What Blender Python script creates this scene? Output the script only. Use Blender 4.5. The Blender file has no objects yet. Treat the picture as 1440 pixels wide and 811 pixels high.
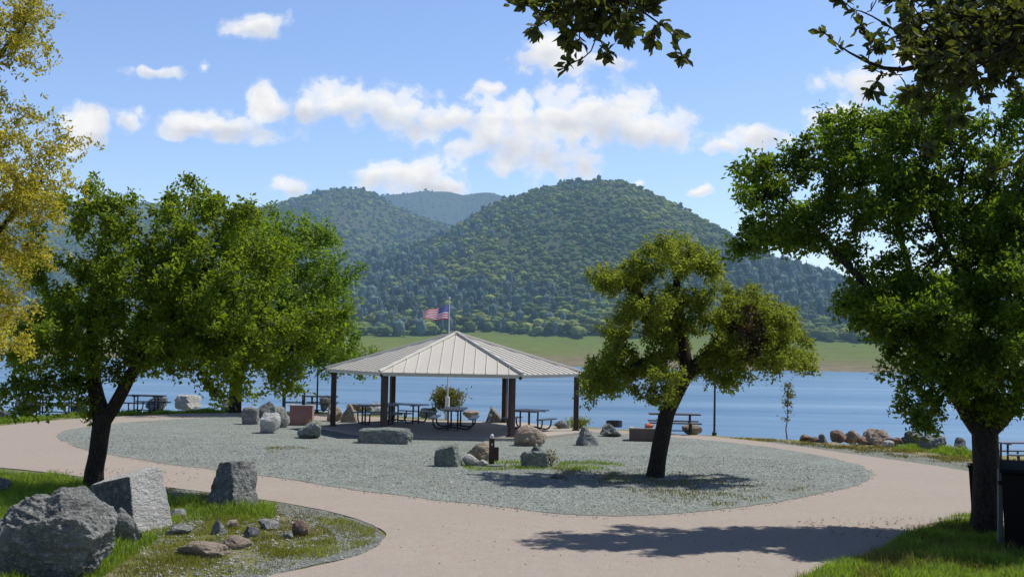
import bpy, bmesh, math, random
import numpy as np
from mathutils import Vector, Matrix, noise as mnoise
from mathutils.geometry import tessellate_polygon

R = math.radians
random.seed(7)
RNG = np.random.default_rng(11)
scene = bpy.context.scene
COL = scene.collection

# ------------------------------------------------------------------ camera
F = 1738.0
CAM = Vector((0, 0, 3.3))
PITCH, ROLL = R(2.652), R(1.1)
ROT = Matrix.Rotation(R(90) + PITCH, 3, 'X') @ Matrix.Rotation(ROLL, 3, 'Z')
cd = bpy.data.cameras.new('camera')
cam = bpy.data.objects.new('camera', cd)
COL.objects.link(cam)
cam.matrix_world = Matrix.Translation(CAM) @ ROT.to_4x4()
cd.sensor_width = 36.0
cd.lens = F * 36.0 / 1440.0
cd.clip_start, cd.clip_end = 0.1, 12000
scene.camera = cam

def ray(px, py):
    return ROT @ Vector(((px - 720) / F, -(py - 405.5) / F, -1.0))

def G(px, py, z=0.0):
    d = ray(px, py)
    t = (z - CAM.z) / d.z
    return CAM + d * t

def Q(px, py, Y):
    d = ray(px, py)
    return CAM + d * (Y / d.y)

# ------------------------------------------------------------------ object helpers
def tag(o, label=None, cat=None, group=None, kind=None):
    if label: o['label'] = label
    if cat: o['category'] = cat
    if group: o['group'] = group
    if kind: o['kind'] = kind
    return o

def empty(name, loc, rz=0.0):
    o = bpy.data.objects.new(name, None)
    COL.objects.link(o)
    o.location = loc
    o.rotation_euler = (0, 0, rz)
    o.empty_display_size = 0.2
    return o

def np_mesh(name, V, faces, smooth=False):
    """faces: list of int arrays of shape (n,k)"""
    me = bpy.data.meshes.new(name)
    V = np.asarray(V, dtype=np.float32)
    faces = [np.asarray(f, dtype=np.int32) for f in faces if len(f)]
    nl = sum(f.size for f in faces)
    npoly = sum(f.shape[0] for f in faces)
    me.vertices.add(len(V))
    me.vertices.foreach_set('co', V.ravel())
    me.loops.add(nl)
    me.loops.foreach_set('vertex_index', np.concatenate([f.ravel() for f in faces]))
    me.polygons.add(npoly)
    sizes = np.concatenate([np.full(f.shape[0], f.shape[1], np.int32) for f in faces])
    starts = np.concatenate([[0], np.cumsum(sizes)[:-1]]).astype(np.int32)
    me.polygons.foreach_set('loop_start', starts)
    me.polygons.foreach_set('use_smooth', np.full(npoly, smooth, dtype=bool))
    me.update(calc_edges=True)
    return me

def link(name, me, mat=None, parent=None):
    o = bpy.data.objects.new(name, me)
    COL.objects.link(o)
    if mat is not None:
        me.materials.clear()
        me.materials.append(mat)
    if parent is not None:
        o.parent = parent
    return o

class MB:
    """collects shapes in one mesh"""
    def __init__(self):
        self.v, self.f = [], []
    def add(self, vs, fs):
        b = len(self.v)
        self.v += [tuple(v) for v in vs]
        self.f += [tuple(b + i for i in f) for f in fs]
    def box(self, c, s, rz=0.0, rx=0.0, ry=0.0, bev=0.0):
        bm = bmesh.new()
        bmesh.ops.create_cube(bm, size=1)
        bmesh.ops.scale(bm, vec=s, verts=bm.verts)
        if bev:
            bmesh.ops.bevel(bm, geom=bm.edges[:], offset=bev, segments=2, affect='EDGES', profile=0.6)
        M = Matrix.Translation(c) @ Matrix.Rotation(rz, 4, 'Z') @ Matrix.Rotation(rx, 4, 'X') @ Matrix.Rotation(ry, 4, 'Y')
        bm.transform(M)
        bm.verts.index_update()
        self.add([v.co[:] for v in bm.verts], [[v.index for v in f.verts] for f in bm.faces])
        bm.free()
        return self
    def tube(self, pts, r, n=10, cap=True):
        pts = [Vector(p) for p in pts]
        rs = r if isinstance(r, (list, tuple)) else [r] * len(pts)
        up = None
        vs, fs = [], []
        for i, p in enumerate(pts):
            a = pts[max(i - 1, 0)]
            b = pts[min(i + 1, len(pts) - 1)]
            t = (b - a).normalized()
            if up is None:
                up = Vector((0, 0, 1)) if abs(t.z) < 0.9 else Vector((1, 0, 0))
            s = t.cross(up).normalized()
            up = s.cross(t).normalized()
            for k in range(n):
                an = 2 * math.pi * k / n
                vs.append(p + (s * math.cos(an) + up * math.sin(an)) * rs[i])
        for i in range(len(pts) - 1):
            for k in range(n):
                k2 = (k + 1) % n
                fs.append((i * n + k, i * n + k2, (i + 1) * n + k2, (i + 1) * n + k))
        if cap:
            fs.append(tuple(range(n)))
            fs.append(tuple((len(pts) - 1) * n + k for k in range(n)))
        self.add(vs, fs)
        return self
    def build(self, name, mat, parent=None, smooth=False):
        me = bpy.data.meshes.new(name)
        me.from_pydata(self.v, [], self.f)
        bm = bmesh.new()
        bm.from_mesh(me)
        bmesh.ops.recalc_face_normals(bm, faces=bm.faces[:])
        bm.to_mesh(me)
        bm.free()
        if smooth:
            for p in me.polygons:
                p.use_smooth = True
        return link(name, me, mat, parent)

def copy_tree(o, parent=None):
    c = o.copy()
    COL.objects.link(c)
    if parent is not None:
        c.parent = parent
    for ch in list(o.children):
        copy_tree(ch, c)
    return c

# ------------------------------------------------------------------ material helpers
class NT:
    def __init__(self, tree):
        self.t = tree
    def n(self, typ, props=None, **inp):
        nd = self.t.nodes.new(typ)
        for k, v in (props or {}).items():
            setattr(nd, k, v)
        for k, v in inp.items():
            key = k
            if k.startswith('i') and k[1:].isdigit():
                key = int(k[1:])
            else:
                key = k.replace('_', ' ')
                if key not in nd.inputs:
                    key = k
            s = nd.inputs[key]
            if isinstance(v, bpy.types.NodeSocket):
                self.t.links.new(v, s)
            elif isinstance(v, bpy.types.Node):
                self.t.links.new(v.outputs[0], s)
            else:
                if s.type == 'RGBA' and len(v) == 3:
                    v = (*v, 1)
                s.default_value = v
        return nd
    def math(self, op, a, b=None, c=None, clamp=False):
        kw = {'i0': a}
        if b is not None: kw['i1'] = b
        if c is not None: kw['i2'] = c
        return self.n('ShaderNodeMath', {'operation': op, 'use_clamp': clamp}, **kw).outputs[0]
    def noise(self, vec, scale, detail=4.0, rough=0.55, dist=0.0):
        nd = self.n('ShaderNodeTexNoise', {}, Scale=scale, Detail=detail, Roughness=rough, Distortion=dist)
        if vec is not None: self.t.links.new(vec, nd.inputs['Vector'])
        return nd.outputs['Fac']
    def ramp(self, fac, stops, interp='LINEAR'):
        nd = self.n('ShaderNodeValToRGB', {}, Fac=fac)
        cr = nd.color_ramp
        cr.interpolation = interp
        while len(cr.elements) < len(stops):
            cr.elements.new(0.5)
        for e, (p, c) in zip(cr.elements, stops):
            e.position = p
            e.color = (*c, 1) if len(c) == 3 else c
        return nd.outputs[0]
    def mix(self, fac, a, b, blend='MIX'):
        nd = self.n('ShaderNodeMix', {'data_type': 'RGBA', 'blend_type': blend})
        for i, v in ((0, fac), (6, a), (7, b)):
            if isinstance(v, bpy.types.NodeSocket): self.t.links.new(v, nd.inputs[i])
            else: nd.inputs[i].default_value = ((*v, 1) if (i > 0 and len(v) == 3) else v)
        return nd.outputs[2]
    def link(self, a, b):
        self.t.links.new(a, b)

def material(name):
    m = bpy.data.materials.new(name)
    m.use_nodes = True
    m.node_tree.nodes.clear()
    t = NT(m.node_tree)
    out = t.n('ShaderNodeOutputMaterial')
    return m, t, out

def grey(v): return (v, v, v)

def bump(t, h, strength=0.4, dist=0.02):
    return t.n('ShaderNodeBump', {}, Height=h, Strength=strength, Distance=dist).outputs[0]

def simple(name, col, rough=0.6, metal=0.0, var=0.15, scale=6.0, bs=0.15, spec=0.4):
    m, t, out = material(name)
    tc = t.n('ShaderNodeTexCoord').outputs['Object']
    n1 = t.noise(tc, scale, 6, 0.65)
    c = t.mix(n1, tuple(x * (1 - var) for x in col), tuple(min(1, x * (1 + var)) for x in col))
    n2 = t.noise(tc, scale * 9, 4)
    p = t.n('ShaderNodeBsdfPrincipled', {}, Base_Color=c, Roughness=rough, Metallic=metal, Normal=bump(t, n2, bs, 0.01))
    p.inputs['Specular IOR Level'].default_value = spec
    t.link(p.outputs[0], out.inputs[0])
    return m

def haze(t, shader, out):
    """aerial light painted onto a far surface as blue emission by distance, fixed in the world"""
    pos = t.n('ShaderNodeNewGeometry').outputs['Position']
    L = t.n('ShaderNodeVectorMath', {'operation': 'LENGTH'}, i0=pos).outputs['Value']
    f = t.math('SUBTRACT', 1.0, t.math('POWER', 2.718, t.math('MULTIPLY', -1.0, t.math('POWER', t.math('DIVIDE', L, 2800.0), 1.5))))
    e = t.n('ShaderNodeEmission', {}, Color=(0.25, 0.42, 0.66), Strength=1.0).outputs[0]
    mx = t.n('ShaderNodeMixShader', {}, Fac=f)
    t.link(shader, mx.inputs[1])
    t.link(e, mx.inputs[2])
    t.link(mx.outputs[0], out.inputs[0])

def leaf_mat(name, dark, light, trans, tw=0.42, gloss=0.06, nscale=1.2):
    m, t, out = material(name)
    g = t.n('ShaderNodeNewGeometry')
    rnd = g.outputs['Random Per Island']
    nz = t.noise(g.outputs['Position'], nscale, 3)
    fac = t.math('ADD', t.math('MULTIPLY', rnd, 0.5), t.math('MULTIPLY', t.math('SUBTRACT', nz, 0.36), 1.5), clamp=True)
    c = t.mix(fac, dark, light)
    d = t.n('ShaderNodeBsdfDiffuse', {}, Color=c)
    tc = t.mix(fac, tuple(x * 0.55 for x in trans), trans)
    tr = t.n('ShaderNodeBsdfTranslucent', {}, Color=tc)
    mx = t.n('ShaderNodeMixShader', {}, Fac=tw)
    t.link(d.outputs[0], mx.inputs[1]); t.link(tr.outputs[0], mx.inputs[2])
    gl = t.n('ShaderNodeBsdfGlossy', {}, Color=grey(0.6), Roughness=0.55)
    m2 = t.n('ShaderNodeMixShader', {}, Fac=gloss)
    t.link(mx.outputs[0], m2.inputs[1]); t.link(gl.outputs[0], m2.inputs[2])
    t.link(m2.outputs[0], out.inputs[0])
    return m

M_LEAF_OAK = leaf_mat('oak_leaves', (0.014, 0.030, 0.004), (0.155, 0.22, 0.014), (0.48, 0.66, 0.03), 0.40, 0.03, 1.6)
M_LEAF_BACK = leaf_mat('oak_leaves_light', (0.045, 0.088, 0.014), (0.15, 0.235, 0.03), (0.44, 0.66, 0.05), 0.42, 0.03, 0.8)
M_LEAF_RIGHT = leaf_mat('oak_leaves_dark', (0.010, 0.022, 0.003), (0.085, 0.15, 0.012), (0.40, 0.62, 0.03), 0.37, 0.03, 1.6)  # darker green for the right hand oak
M_LEAF_YELLOW = leaf_mat('oak_leaves_spring', (0.14, 0.14, 0.014), (0.46, 0.41, 0.05), (0.88, 0.78, 0.08), 0.50, 0.03, 2.0)
M_LEAF_MID = leaf_mat('oak_leaves_olive', (0.034, 0.044, 0.007), (0.25, 0.30, 0.03), (0.56, 0.66, 0.06), 0.40, 0.03, 1.6)
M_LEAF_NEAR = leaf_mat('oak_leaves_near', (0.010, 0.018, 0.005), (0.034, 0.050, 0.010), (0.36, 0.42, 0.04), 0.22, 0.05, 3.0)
M_LEAF_DEAD = leaf_mat('dead_leaves', (0.06, 0.042, 0.02), (0.15, 0.10, 0.045), (0.16, 0.10, 0.04), 0.25)
M_BUSH = leaf_mat('bush_leaves', (0.06, 0.075, 0.015), (0.22, 0.20, 0.03), (0.3, 0.3, 0.04), 0.35)
M_GRASS = leaf_mat('grass_blades', (0.07, 0.12, 0.014), (0.23, 0.32, 0.035), (0.46, 0.68, 0.045), 0.42, 0.04, 0.7)
M_SHORT = leaf_mat('short_grass_blades', (0.11, 0.13, 0.02), (0.32, 0.33, 0.05), (0.48, 0.52, 0.06), 0.42, 0.02, 0.9)
M_DRY = leaf_mat('dry_grass_blades', (0.13, 0.13, 0.03), (0.26, 0.24, 0.07), (0.34, 0.30, 0.06), 0.35, 0.02, 0.7)

def bark_mat(name, a, b):
    m, t, out = material(name)
    tc = t.n('ShaderNodeTexCoord').outputs['Object']
    mp = t.n('ShaderNodeMapping', {}, Vector=tc); mp.inputs['Scale'].default_value = (1, 1, 0.28)
    n = t.noise(mp.outputs[0], 22, 6, 0.65)
    v = t.n('ShaderNodeTexVoronoi', {'feature': 'DISTANCE_TO_EDGE'}, Vector=mp.outputs[0], Scale=26.0).outputs['Distance']
    h = t.math('ADD', n, t.math('MULTIPLY', v, 0.8))
    c = t.mix(t.ramp(h, [(0.35, grey(0)), (0.75, grey(1))]), a, b)
    p = t.n('ShaderNodeBsdfPrincipled', {}, Base_Color=c, Roughness=0.9, Normal=bump(t, h, 0.9, 0.03))
    p.inputs['Specular IOR Level'].default_value = 0.15
    t.link(p.outputs[0], out.inputs[0])
    return m
M_BARK = bark_mat('oak_bark', (0.011, 0.009, 0.008), (0.050, 0.039, 0.032))
M_BARK_GREY = bark_mat('grey_bark', (0.04, 0.035, 0.03), (0.15, 0.13, 0.11))

# ------------------------------------------------------------------ rocks
def rock_mat(name, a, b, lichen=0.25, warm=0.0):
    m, t, out = material(name)
    tc = t.n('ShaderNodeTexCoord').outputs['Object']
    oi = t.n('ShaderNodeObjectInfo').outputs['Random']
    off = t.n('ShaderNodeVectorMath', {'operation': 'ADD'}, i0=tc)
    cmb = t.n('ShaderNodeCombineXYZ', {}, X=t.math('MULTIPLY', oi, 37.0), Y=t.math('MULTIPLY', oi, 11.0))
    t.link(cmb.outputs[0], off.inputs[1])
    vec = off.outputs[0]
    n1 = t.noise(vec, 2.2, 8, 0.68, 0.4)
    n2 = t.noise(vec, 11, 8, 0.72)
    n3 = t.noise(vec, 48, 4, 0.7)
    c = t.mix(t.ramp(n1, [(0.3, grey(0)), (0.7, grey(1))]), a, b)
    c = t.mix(t.ramp(n2, [(0.52, grey(0)), (0.64, grey(lichen))]), c, (0.62, 0.62, 0.58))
    c = t.mix(t.ramp(n2, [(0.28, grey(0.75)), (0.42, grey(0))]), c, (0.05, 0.05, 0.05))
    if warm:
        c = t.mix(t.ramp(t.noise(vec, 3.4, 5, 0.6), [(0.55, grey(0)), (0.68, grey(warm))]), c, (0.36, 0.17, 0.08))
    c = t.mix(0.35, c, t.ramp(n3, [(0.3, grey(0.1)), (0.7, grey(0.9))]), 'OVERLAY')
    mp = t.n('ShaderNodeMapping', {}, Vector=vec); mp.inputs['Scale'].default_value = (1.2, 1.2, 4.2); mp.inputs['Rotation'].default_value = (0.35, 0.25, 0)
    strat = t.noise(mp.outputs[0], 3.2, 8, 0.7, 0.8)
    h = t.math('ADD', t.math('MULTIPLY', strat, 1.0), t.math('ADD', t.math('MULTIPLY', n2, 1.1), t.math('MULTIPLY', n3, 0.18)))
    p = t.n('ShaderNodeBsdfPrincipled', {}, Base_Color=c, Roughness=0.88, Normal=bump(t, h, 1.0, 0.10))
    p.inputs['Specular IOR Level'].default_value = 0.25
    t.link(p.outputs[0], out.inputs[0])
    return m
M_ROCK = {
    'grey': rock_mat('grey_rock', (0.15, 0.155, 0.15), (0.36, 0.365, 0.35), 0.7),
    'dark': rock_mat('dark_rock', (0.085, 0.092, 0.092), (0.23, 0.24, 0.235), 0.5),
    'pale': rock_mat('pale_rock', (0.50, 0.495, 0.475), (0.68, 0.67, 0.64), 0.45, 0.22),
    'tan':  rock_mat('tan_rock', (0.28, 0.22, 0.165), (0.50, 0.41, 0.32), 0.4, 0.5),
    'rust': rock_mat('rust_rock', (0.20, 0.13, 0.10), (0.36, 0.26, 0.20), 0.3, 0.7),
    'green': rock_mat('greenish_rock', (0.15, 0.175, 0.155), (0.33, 0.36, 0.32), 0.5),
}

def ico(sub):
    bm = bmesh.new()
    bmesh.ops.create_icosphere(bm, subdivisions=sub, radius=1)
    bm.verts.index_update()
    V = np.array([v.co[:] for v in bm.verts])
    Fc = np.array([[v.index for v in f.verts] for f in bm.faces])
    bm.free()
    return V, Fc
ICO = {k: ico(k) for k in (1, 2, 3, 4, 5, 6)}

def rock_planes(kind, rg):
    P = []
    if kind == 'round':
        for i in range(13):
            n = rg.normal(size=3); n /= np.linalg.norm(n)
            P.append((n, rg.uniform(0.62, 0.95)))
    elif kind == 'crag':
        for n, h in (((-0.55, -0.70, 0.42), 0.66), ((0.85, -0.50, 0.30), 0.60), ((-0.05, 0.1, 1.0), 0.72), ((-0.95, 0.2, 0.30), 0.72), ((0.9, 0.4, 0.05), 0.75), ((0, 1, 0.1), 0.8), ((0, 0, -1), 0.8), ((0.25, -0.75, 0.75), 0.76)):
            n = np.array(n); P.append((n / np.linalg.norm(n), h))
    elif kind == 'bulk':
        for i in range(16):
            n = rg.normal(size=3); n /= np.linalg.norm(n)
            P.append((n, rg.uniform(0.84, 1.0)))
        for n, h in (((-0.45, -0.55, 0.7), 0.80), ((0.6, -0.3, 0.75), 0.78), ((0.85, -0.2, -0.45), 0.80), ((-0.3, -0.8, -0.5), 0.82)):
            n = np.array(n); P.append((n / np.linalg.norm(n), h))
    elif kind == 'rough':
        for i in range(11):
            n = rg.normal(size=3); n /= np.linalg.norm(n)
            P.append((n, rg.uniform(0.45, 0.95)))
    elif kind == 'block':
        for n in ((1, 0, 0), (-1, 0, 0), (0, 1, 0), (0, -1, 0), (0, 0, 1), (0, 0, -1)):
            n = np.array(n, float) + rg.normal(size=3) * 0.07; n /= np.linalg.norm(n)
            P.append((n, rg.uniform(0.70, 0.78)))
        for i in range(5):
            n = rg.normal(size=3); n /= np.linalg.norm(n)
            P.append((n, rg.uniform(0.98, 1.1)))
    elif kind == 'wedge':          # pointed top, steep left, sloping right
        for n, h in (((-0.93, -0.1, 0.36), 0.62), ((0.72, -0.15, 0.68), 0.5), ((0.1, -0.95, 0.3), 0.55), ((0, 1, 0.2), 0.7), ((0, 0, -1), 0.8)):
            n = np.array(n) + rg.normal(size=3) * 0.05; n /= np.linalg.norm(n)
            P.append((n, h))
        for i in range(4):
            n = rg.normal(size=3); n /= np.linalg.norm(n)
            P.append((n, rg.uniform(0.85, 1.0)))
    elif kind == 'slab':           # dark left-front face, bright right-front face meeting in an upright edge
        for n, h in (((-0.62, -0.76, 0.08), 0.60), ((0.93, -0.34, 0.20), 0.58), ((-0.32, -0.05, 0.95), 0.74), ((0.5, 0.8, 0.1), 0.8),
                     ((-0.9, 0.4, 0), 0.8), ((0, 0, -1), 0.8), ((0.95, 0.1, 0.2), 0.85)):
            n = np.array(n); n = n / np.linalg.norm(n)
            P.append((n, h))
    return P

def rock_mesh(kind, size, seed, sub=3, amp=1.0):
    rg = np.random.default_rng(seed)
    V, Fc = ICO[sub]
    V = V.copy()
    P = rock_planes(kind, rg)
    r = np.full(len(V), 1.15)
    for n, h in P:
        d = V @ n
        rr = np.where(d > 1e-3, h / np.maximum(d, 1e-3), 9)
        k = 42.0
        r = -np.log(np.exp(-k * np.minimum(r, 3)) + np.exp(-k * np.minimum(rr, 3))) / k
    V = V * r[:, None]
    off = Vector(rg.uniform(-50, 50, 3))
    disp = np.zeros(len(V))
    for i, p in enumerate(V):
        q = Vector(p)
        a = mnoise.fractal(q * 1.6 + off, 0.75, 2.1, 6)
        b = mnoise.ridged_multi_fractal(Vector((q.x * 2.0 + q.z, q.y * 2.0, q.z * 4.4 + q.x)) + off, 0.8, 2.2, 5, 1.0, 2.0) if sub >= 4 else 0
        c = mnoise.cell(q * 3.1 + off) if sub >= 4 else 0
        disp[i] = 0.085 * a + 0.042 * (b - 1.0) + 0.012 * c
    nrm = V / np.linalg.norm(V, axis=1)[:, None]
    V = V + nrm * (disp * amp)[:, None]
    lo, hi = V.min(0), V.max(0)
    V = (V - (lo + hi) / 2) / ((hi - lo) / 2)
    s = np.array(size)
    V = V * (s / 2)
    V[:, 2] = V[:, 2] * 1.08 + s[2] / 2 * 0.78
    return np_mesh('rock', V, [Fc], smooth=False)

def rock(name, label, x0, y0, x1, y1, kind='round', col='grey', seed=1, dr=0.85, sub=3, rz=0.0, z=0.0, amp=1.0, group=None, back=0.0, tall=1.0):
    p = G((x0 + x1) / 2, y1 - 0.06 * (y1 - y0), z)
    w = (x1 - x0) / F * p.y
    h = (y1 - y0) / F * p.y * 1.04 * tall
    dep = max(w, h) * dr
    yc = p.y + dep * 0.40 + back
    w *= yc / p.y
    p = Vector((Q((x0 + x1) / 2, (y0 + y1) / 2, yc).x, p.y, 0))
    me = rock_mesh(kind, (w, dep, h * 1.07), seed, sub, amp)
    o = link(name, me, M_ROCK[col])
    o.location = (p.x, yc, z - 0.02)
    o.rotation_euler = (0, 0, rz)
    tag(o, label, 'rock', group)
    return o

# ------------------------------------------------------------------ ground, path, gravel, water
edge_px = [(-700, 605), (-300, 598), (0, 589), (60, 584), (200, 578.5), (300, 576), (450, 578), (600, 586), (700, 594), (850, 600), (950, 608.5),
           (1000, 611), (1100, 616), (1180, 621), (1250, 626), (1350, 631), (1440, 640), (1600, 655), (1900, 690)]
EW = [G(x, y) for x, y in edge_px]
EW.sort(key=lambda v: v.x)
EX = np.array([-140] + [v.x for v in EW] + [45, 90]); EY = np.array([75] + [v.y for v in EW] + [16, 8])
def edge_y(x): return np.interp(x, EX, EY)

def ground_z(x, y):
    e = edge_y(x)
    t = y - e
    if t > 0:
        n = mnoise.noise(Vector((x * 0.4, y * 0.4, 3)))
        return max(-9.0, -0.30 * t - 0.12 * t * (1 + n) * min(1, t / 3))
    if y < 14:
        s = min(1, (14 - y) / 14)
        return 1.75 * s * s * (1.6 - 0.6 * s)
    return 0.0

xs = np.concatenate([np.arange(-140, -40, 4), np.arange(-40, 30, 1.0), np.arange(30, 92, 4)])
ys = np.concatenate([np.arange(-40, 0, 4), np.arange(0, 80, 0.8), np.arange(80, 112, 4)])
V = np.array([(x, y, ground_z(x, y)) for y in ys for x in xs])
nx = len(xs)
i0 = (np.arange(len(ys) - 1)[:, None] * nx + np.arange(nx - 1)[None]).ravel()
FQ = np.stack([i0, i0 + 1, i0 + 1 + nx, i0 + nx], 1)

def mat_ground():
    m, t, out = material('bank_soil')
    pos = t.n('ShaderNodeNewGeometry').outputs['Position']
    n1 = t.noise(pos, 0.55, 6, 0.6)
    n2 = t.noise(pos, 5, 6, 0.7)
    n3 = t.noise(pos, 45, 3, 0.7)
    sep = t.n('ShaderNodeSeparateXYZ', {}, Vector=pos)
    soil = t.mix(n2, (0.17, 0.14, 0.09), (0.30, 0.265, 0.19))
    soil = t.mix(t.ramp(n3, [(0.45, grey(0)), (0.62, grey(0.8))]), soil, (0.34, 0.35, 0.34))
    grass = t.mix(n2, (0.055, 0.085, 0.016), (0.19, 0.20, 0.05))
    dry = t.mix(n2, (0.17, 0.155, 0.05), (0.30, 0.26, 0.11))
    # left bank is greener, right bank is drier
    gx = t.math('MULTIPLY_ADD', sep.outputs[0], 0.05, 0.40, clamp=True)
    veg = t.mix(t.math('ADD', gx, t.math('MULTIPLY', t.math('SUBTRACT', n1, 0.5), 1.2), clamp=True), grass, dry)
    c = t.mix(t.ramp(t.math('ADD', n1, t.math('MULTIPLY', t.math('SUBTRACT', n2, 0.5), 0.7)), [(0.34, grey(0)), (0.52, grey(0.92))]), soil, veg)
    p = t.n('ShaderNodeBsdfPrincipled', {}, Base_Color=c, Roughness=0.95, Normal=bump(t, t.math('ADD', n2, t.math('MULTIPLY', n3, 0.5)), 0.7, 0.05))
    p.inputs['Specular IOR Level'].default_value = 0.1
    t.link(p.outputs[0], out.inputs[0])
    return m
M_GROUND = mat_ground()
ground = tag(link('ground', np_mesh('ground', V, [FQ], True), M_GROUND), 'grassy bank of bare soil and short grass above the lake', 'ground', kind='structure')

def mat_path():
    m, t, out = material('path_surface')
    pos = t.n('ShaderNodeNewGeometry').outputs['Position']
    n1 = t.noise(pos, 0.35, 6, 0.62)
    n2 = t.noise(pos, 3.5, 6, 0.7)
    n3 = t.noise(pos, 60, 4, 0.75)
    n4 = t.n('ShaderNodeTexVoronoi', {}, Vector=pos, Scale=55.0).outputs['Color']
    c = t.mix(n1, (0.315, 0.272, 0.232), (0.395, 0.345, 0.298))
    c = t.mix(t.ramp(n2, [(0.35, grey(0.55)), (0.65, grey(0))]), c, (0.31, 0.262, 0.225))
    c = t.mix(t.ramp(n3, [(0.35, grey(0.7)), (0.5, grey(0))]), c, (0.27, 0.21, 0.175))
    c = t.mix(0.16, c, n4, 'OVERLAY')
    c = t.mix(t.ramp(t.noise(pos, 1.1, 7, 0.75, 1.5), [(0.62, grey(0)), (0.70, grey(0.35))]), c, (0.33, 0.28, 0.24))
    p = t.n('ShaderNodeBsdfPrincipled', {}, Base_Color=c, Roughness=0.9, Normal=bump(t, t.math('ADD', n3, t.math('MULTIPLY', n2, 1.5)), 0.45, 0.012))
    p.inputs['Specular IOR Level'].default_value = 0.2
    t.link(p.outputs[0], out.inputs[0])
    return m
M_PATH = mat_path()

def mat_gravel(name, tint=(1, 1, 1), weeds=0.6):
    m, t, out = material(name)
    pos = t.n('ShaderNodeNewGeometry').outputs['Position']
    v1 = t.n('ShaderNodeTexVoronoi', {}, Vector=pos, Scale=30.0)
    v2 = t.n('ShaderNodeTexVoronoi', {}, Vector=pos, Scale=13.0)
    bw1 = t.n('ShaderNodeRGBToBW', {}, Color=v1.outputs['Color']).outputs[0]
    bw2 = t.n('ShaderNodeRGBToBW', {}, Color=v2.outputs['Color']).outputs[0]
    s = t.math('ADD', t.math('MULTIPLY', bw1, 0.6), t.math('MULTIPLY', bw2, 0.4))
    c = t.ramp(s, [(0.12, (0.075 * tint[0], 0.088 * tint[1], 0.078 * tint[2])), (0.45, (0.205 * tint[0], 0.232 * tint[1], 0.205 * tint[2])),
                   (0.72, (0.29 * tint[0], 0.315 * tint[1], 0.28 * tint[2])), (0.95, (0.50, 0.51, 0.49))])
    n1 = t.noise(pos, 0.5, 6, 0.62)
    n2 = t.noise(pos, 6, 6, 0.75)
    c = t.mix(t.ramp(n1, [(0.3, grey(0.5)), (0.6, grey(0))]), c, (0.19, 0.18, 0.145))
    c = t.mix(t.ramp(t.noise(pos, 1.6, 7, 0.7, 1.0), [(0.54, grey(0)), (0.70, grey(0.55))]), c, (0.15, 0.165, 0.15))
    wd = t.ramp(t.math('ADD', t.math('MULTIPLY', n1, 0.55), t.math('MULTIPLY', n2, 0.45)), [(0.56, grey(0)), (0.68, grey(weeds))])
    c = t.mix(wd, c, (0.17, 0.19, 0.07))
    h = t.math('ADD', v1.outputs['Distance'], t.math('MULTIPLY', v2.outputs['Distance'], 1.2))
    p = t.n('ShaderNodeBsdfPrincipled', {}, Base_Color=c, Roughness=0.92, Normal=bump(t, h, 0.9, 0.035))
    p.inputs['Specular IOR Level'].default_value = 0.15
    t.link(p.outputs[0], out.inputs[0])
    return m
M_GRAVEL = mat_gravel('crushed_gravel', (1.22, 1.22, 1.26))
M_GRAVEL2 = mat_gravel('shoulder_gravel', (0.98, 0.95, 0.92), 0.9)

def smooth_poly(pts, jit, closed=True, per=6, seed=1):
    """Catmull-Rom through ground points with an uneven edge"""
    n = len(pts)
    res = []
    for i in range(n):
        p0, p1, p2, p3 = (pts[(i + k - 1) % n] for k in range(4))
        m = max(per, int((p2 - p1).length / 0.35))
        m = min(m, 60)
        for k in range(m):
            s = k / m
            q = 0.5 * ((2 * p1) + (p2 - p0) * s + (2 * p0 - 5 * p1 + 4 * p2 - p3) * s * s + (3 * p1 - p0 - 3 * p2 + p3) * s ** 3)
            a = mnoise.noise(Vector((q.x * 0.9, q.y * 0.9, seed))) + 0.6 * mnoise.noise(Vector((q.x * 3.1, q.y * 3.1, seed + 9)))
            b = mnoise.noise(Vector((q.x * 0.9, q.y * 0.9, seed + 20))) + 0.6 * mnoise.noise(Vector((q.x * 3.1, q.y * 3.1, seed + 29)))
            res.append(Vector((q.x + a * jit, q.y + b * jit, 0)))
    return res

def sheet(name, px, mat, z, jit=0.06, skirt=0.0, seed=1, label=None, world=None):
    pts = world if world else [G(x, y) for x, y in px]
    pts = smooth_poly(pts, jit, seed=seed)
    tri = tessellate_polygon([pts])
    vs = [(p.x, p.y, z) for p in pts]
    fs = []
    for a, b, c in tri:
        n = (pts[b] - pts[a]).cross(pts[c] - pts[a]).z
        fs.append((a, b, c) if n > 0 else (a, c, b))
    if skirt:
        k = len(vs)
        vs += [(p.x, p.y, z - skirt) for p in pts]
        fs += [(i, (i + 1) % k, k + (i + 1) % k, k + i) for i in range(k)]
    me = bpy.data.meshes.new(name)
    me.from_pydata(vs, [], fs)
    o = link(name, me, mat)
    return tag(o, label, name.replace('_', ' '), kind='structure')

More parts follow.
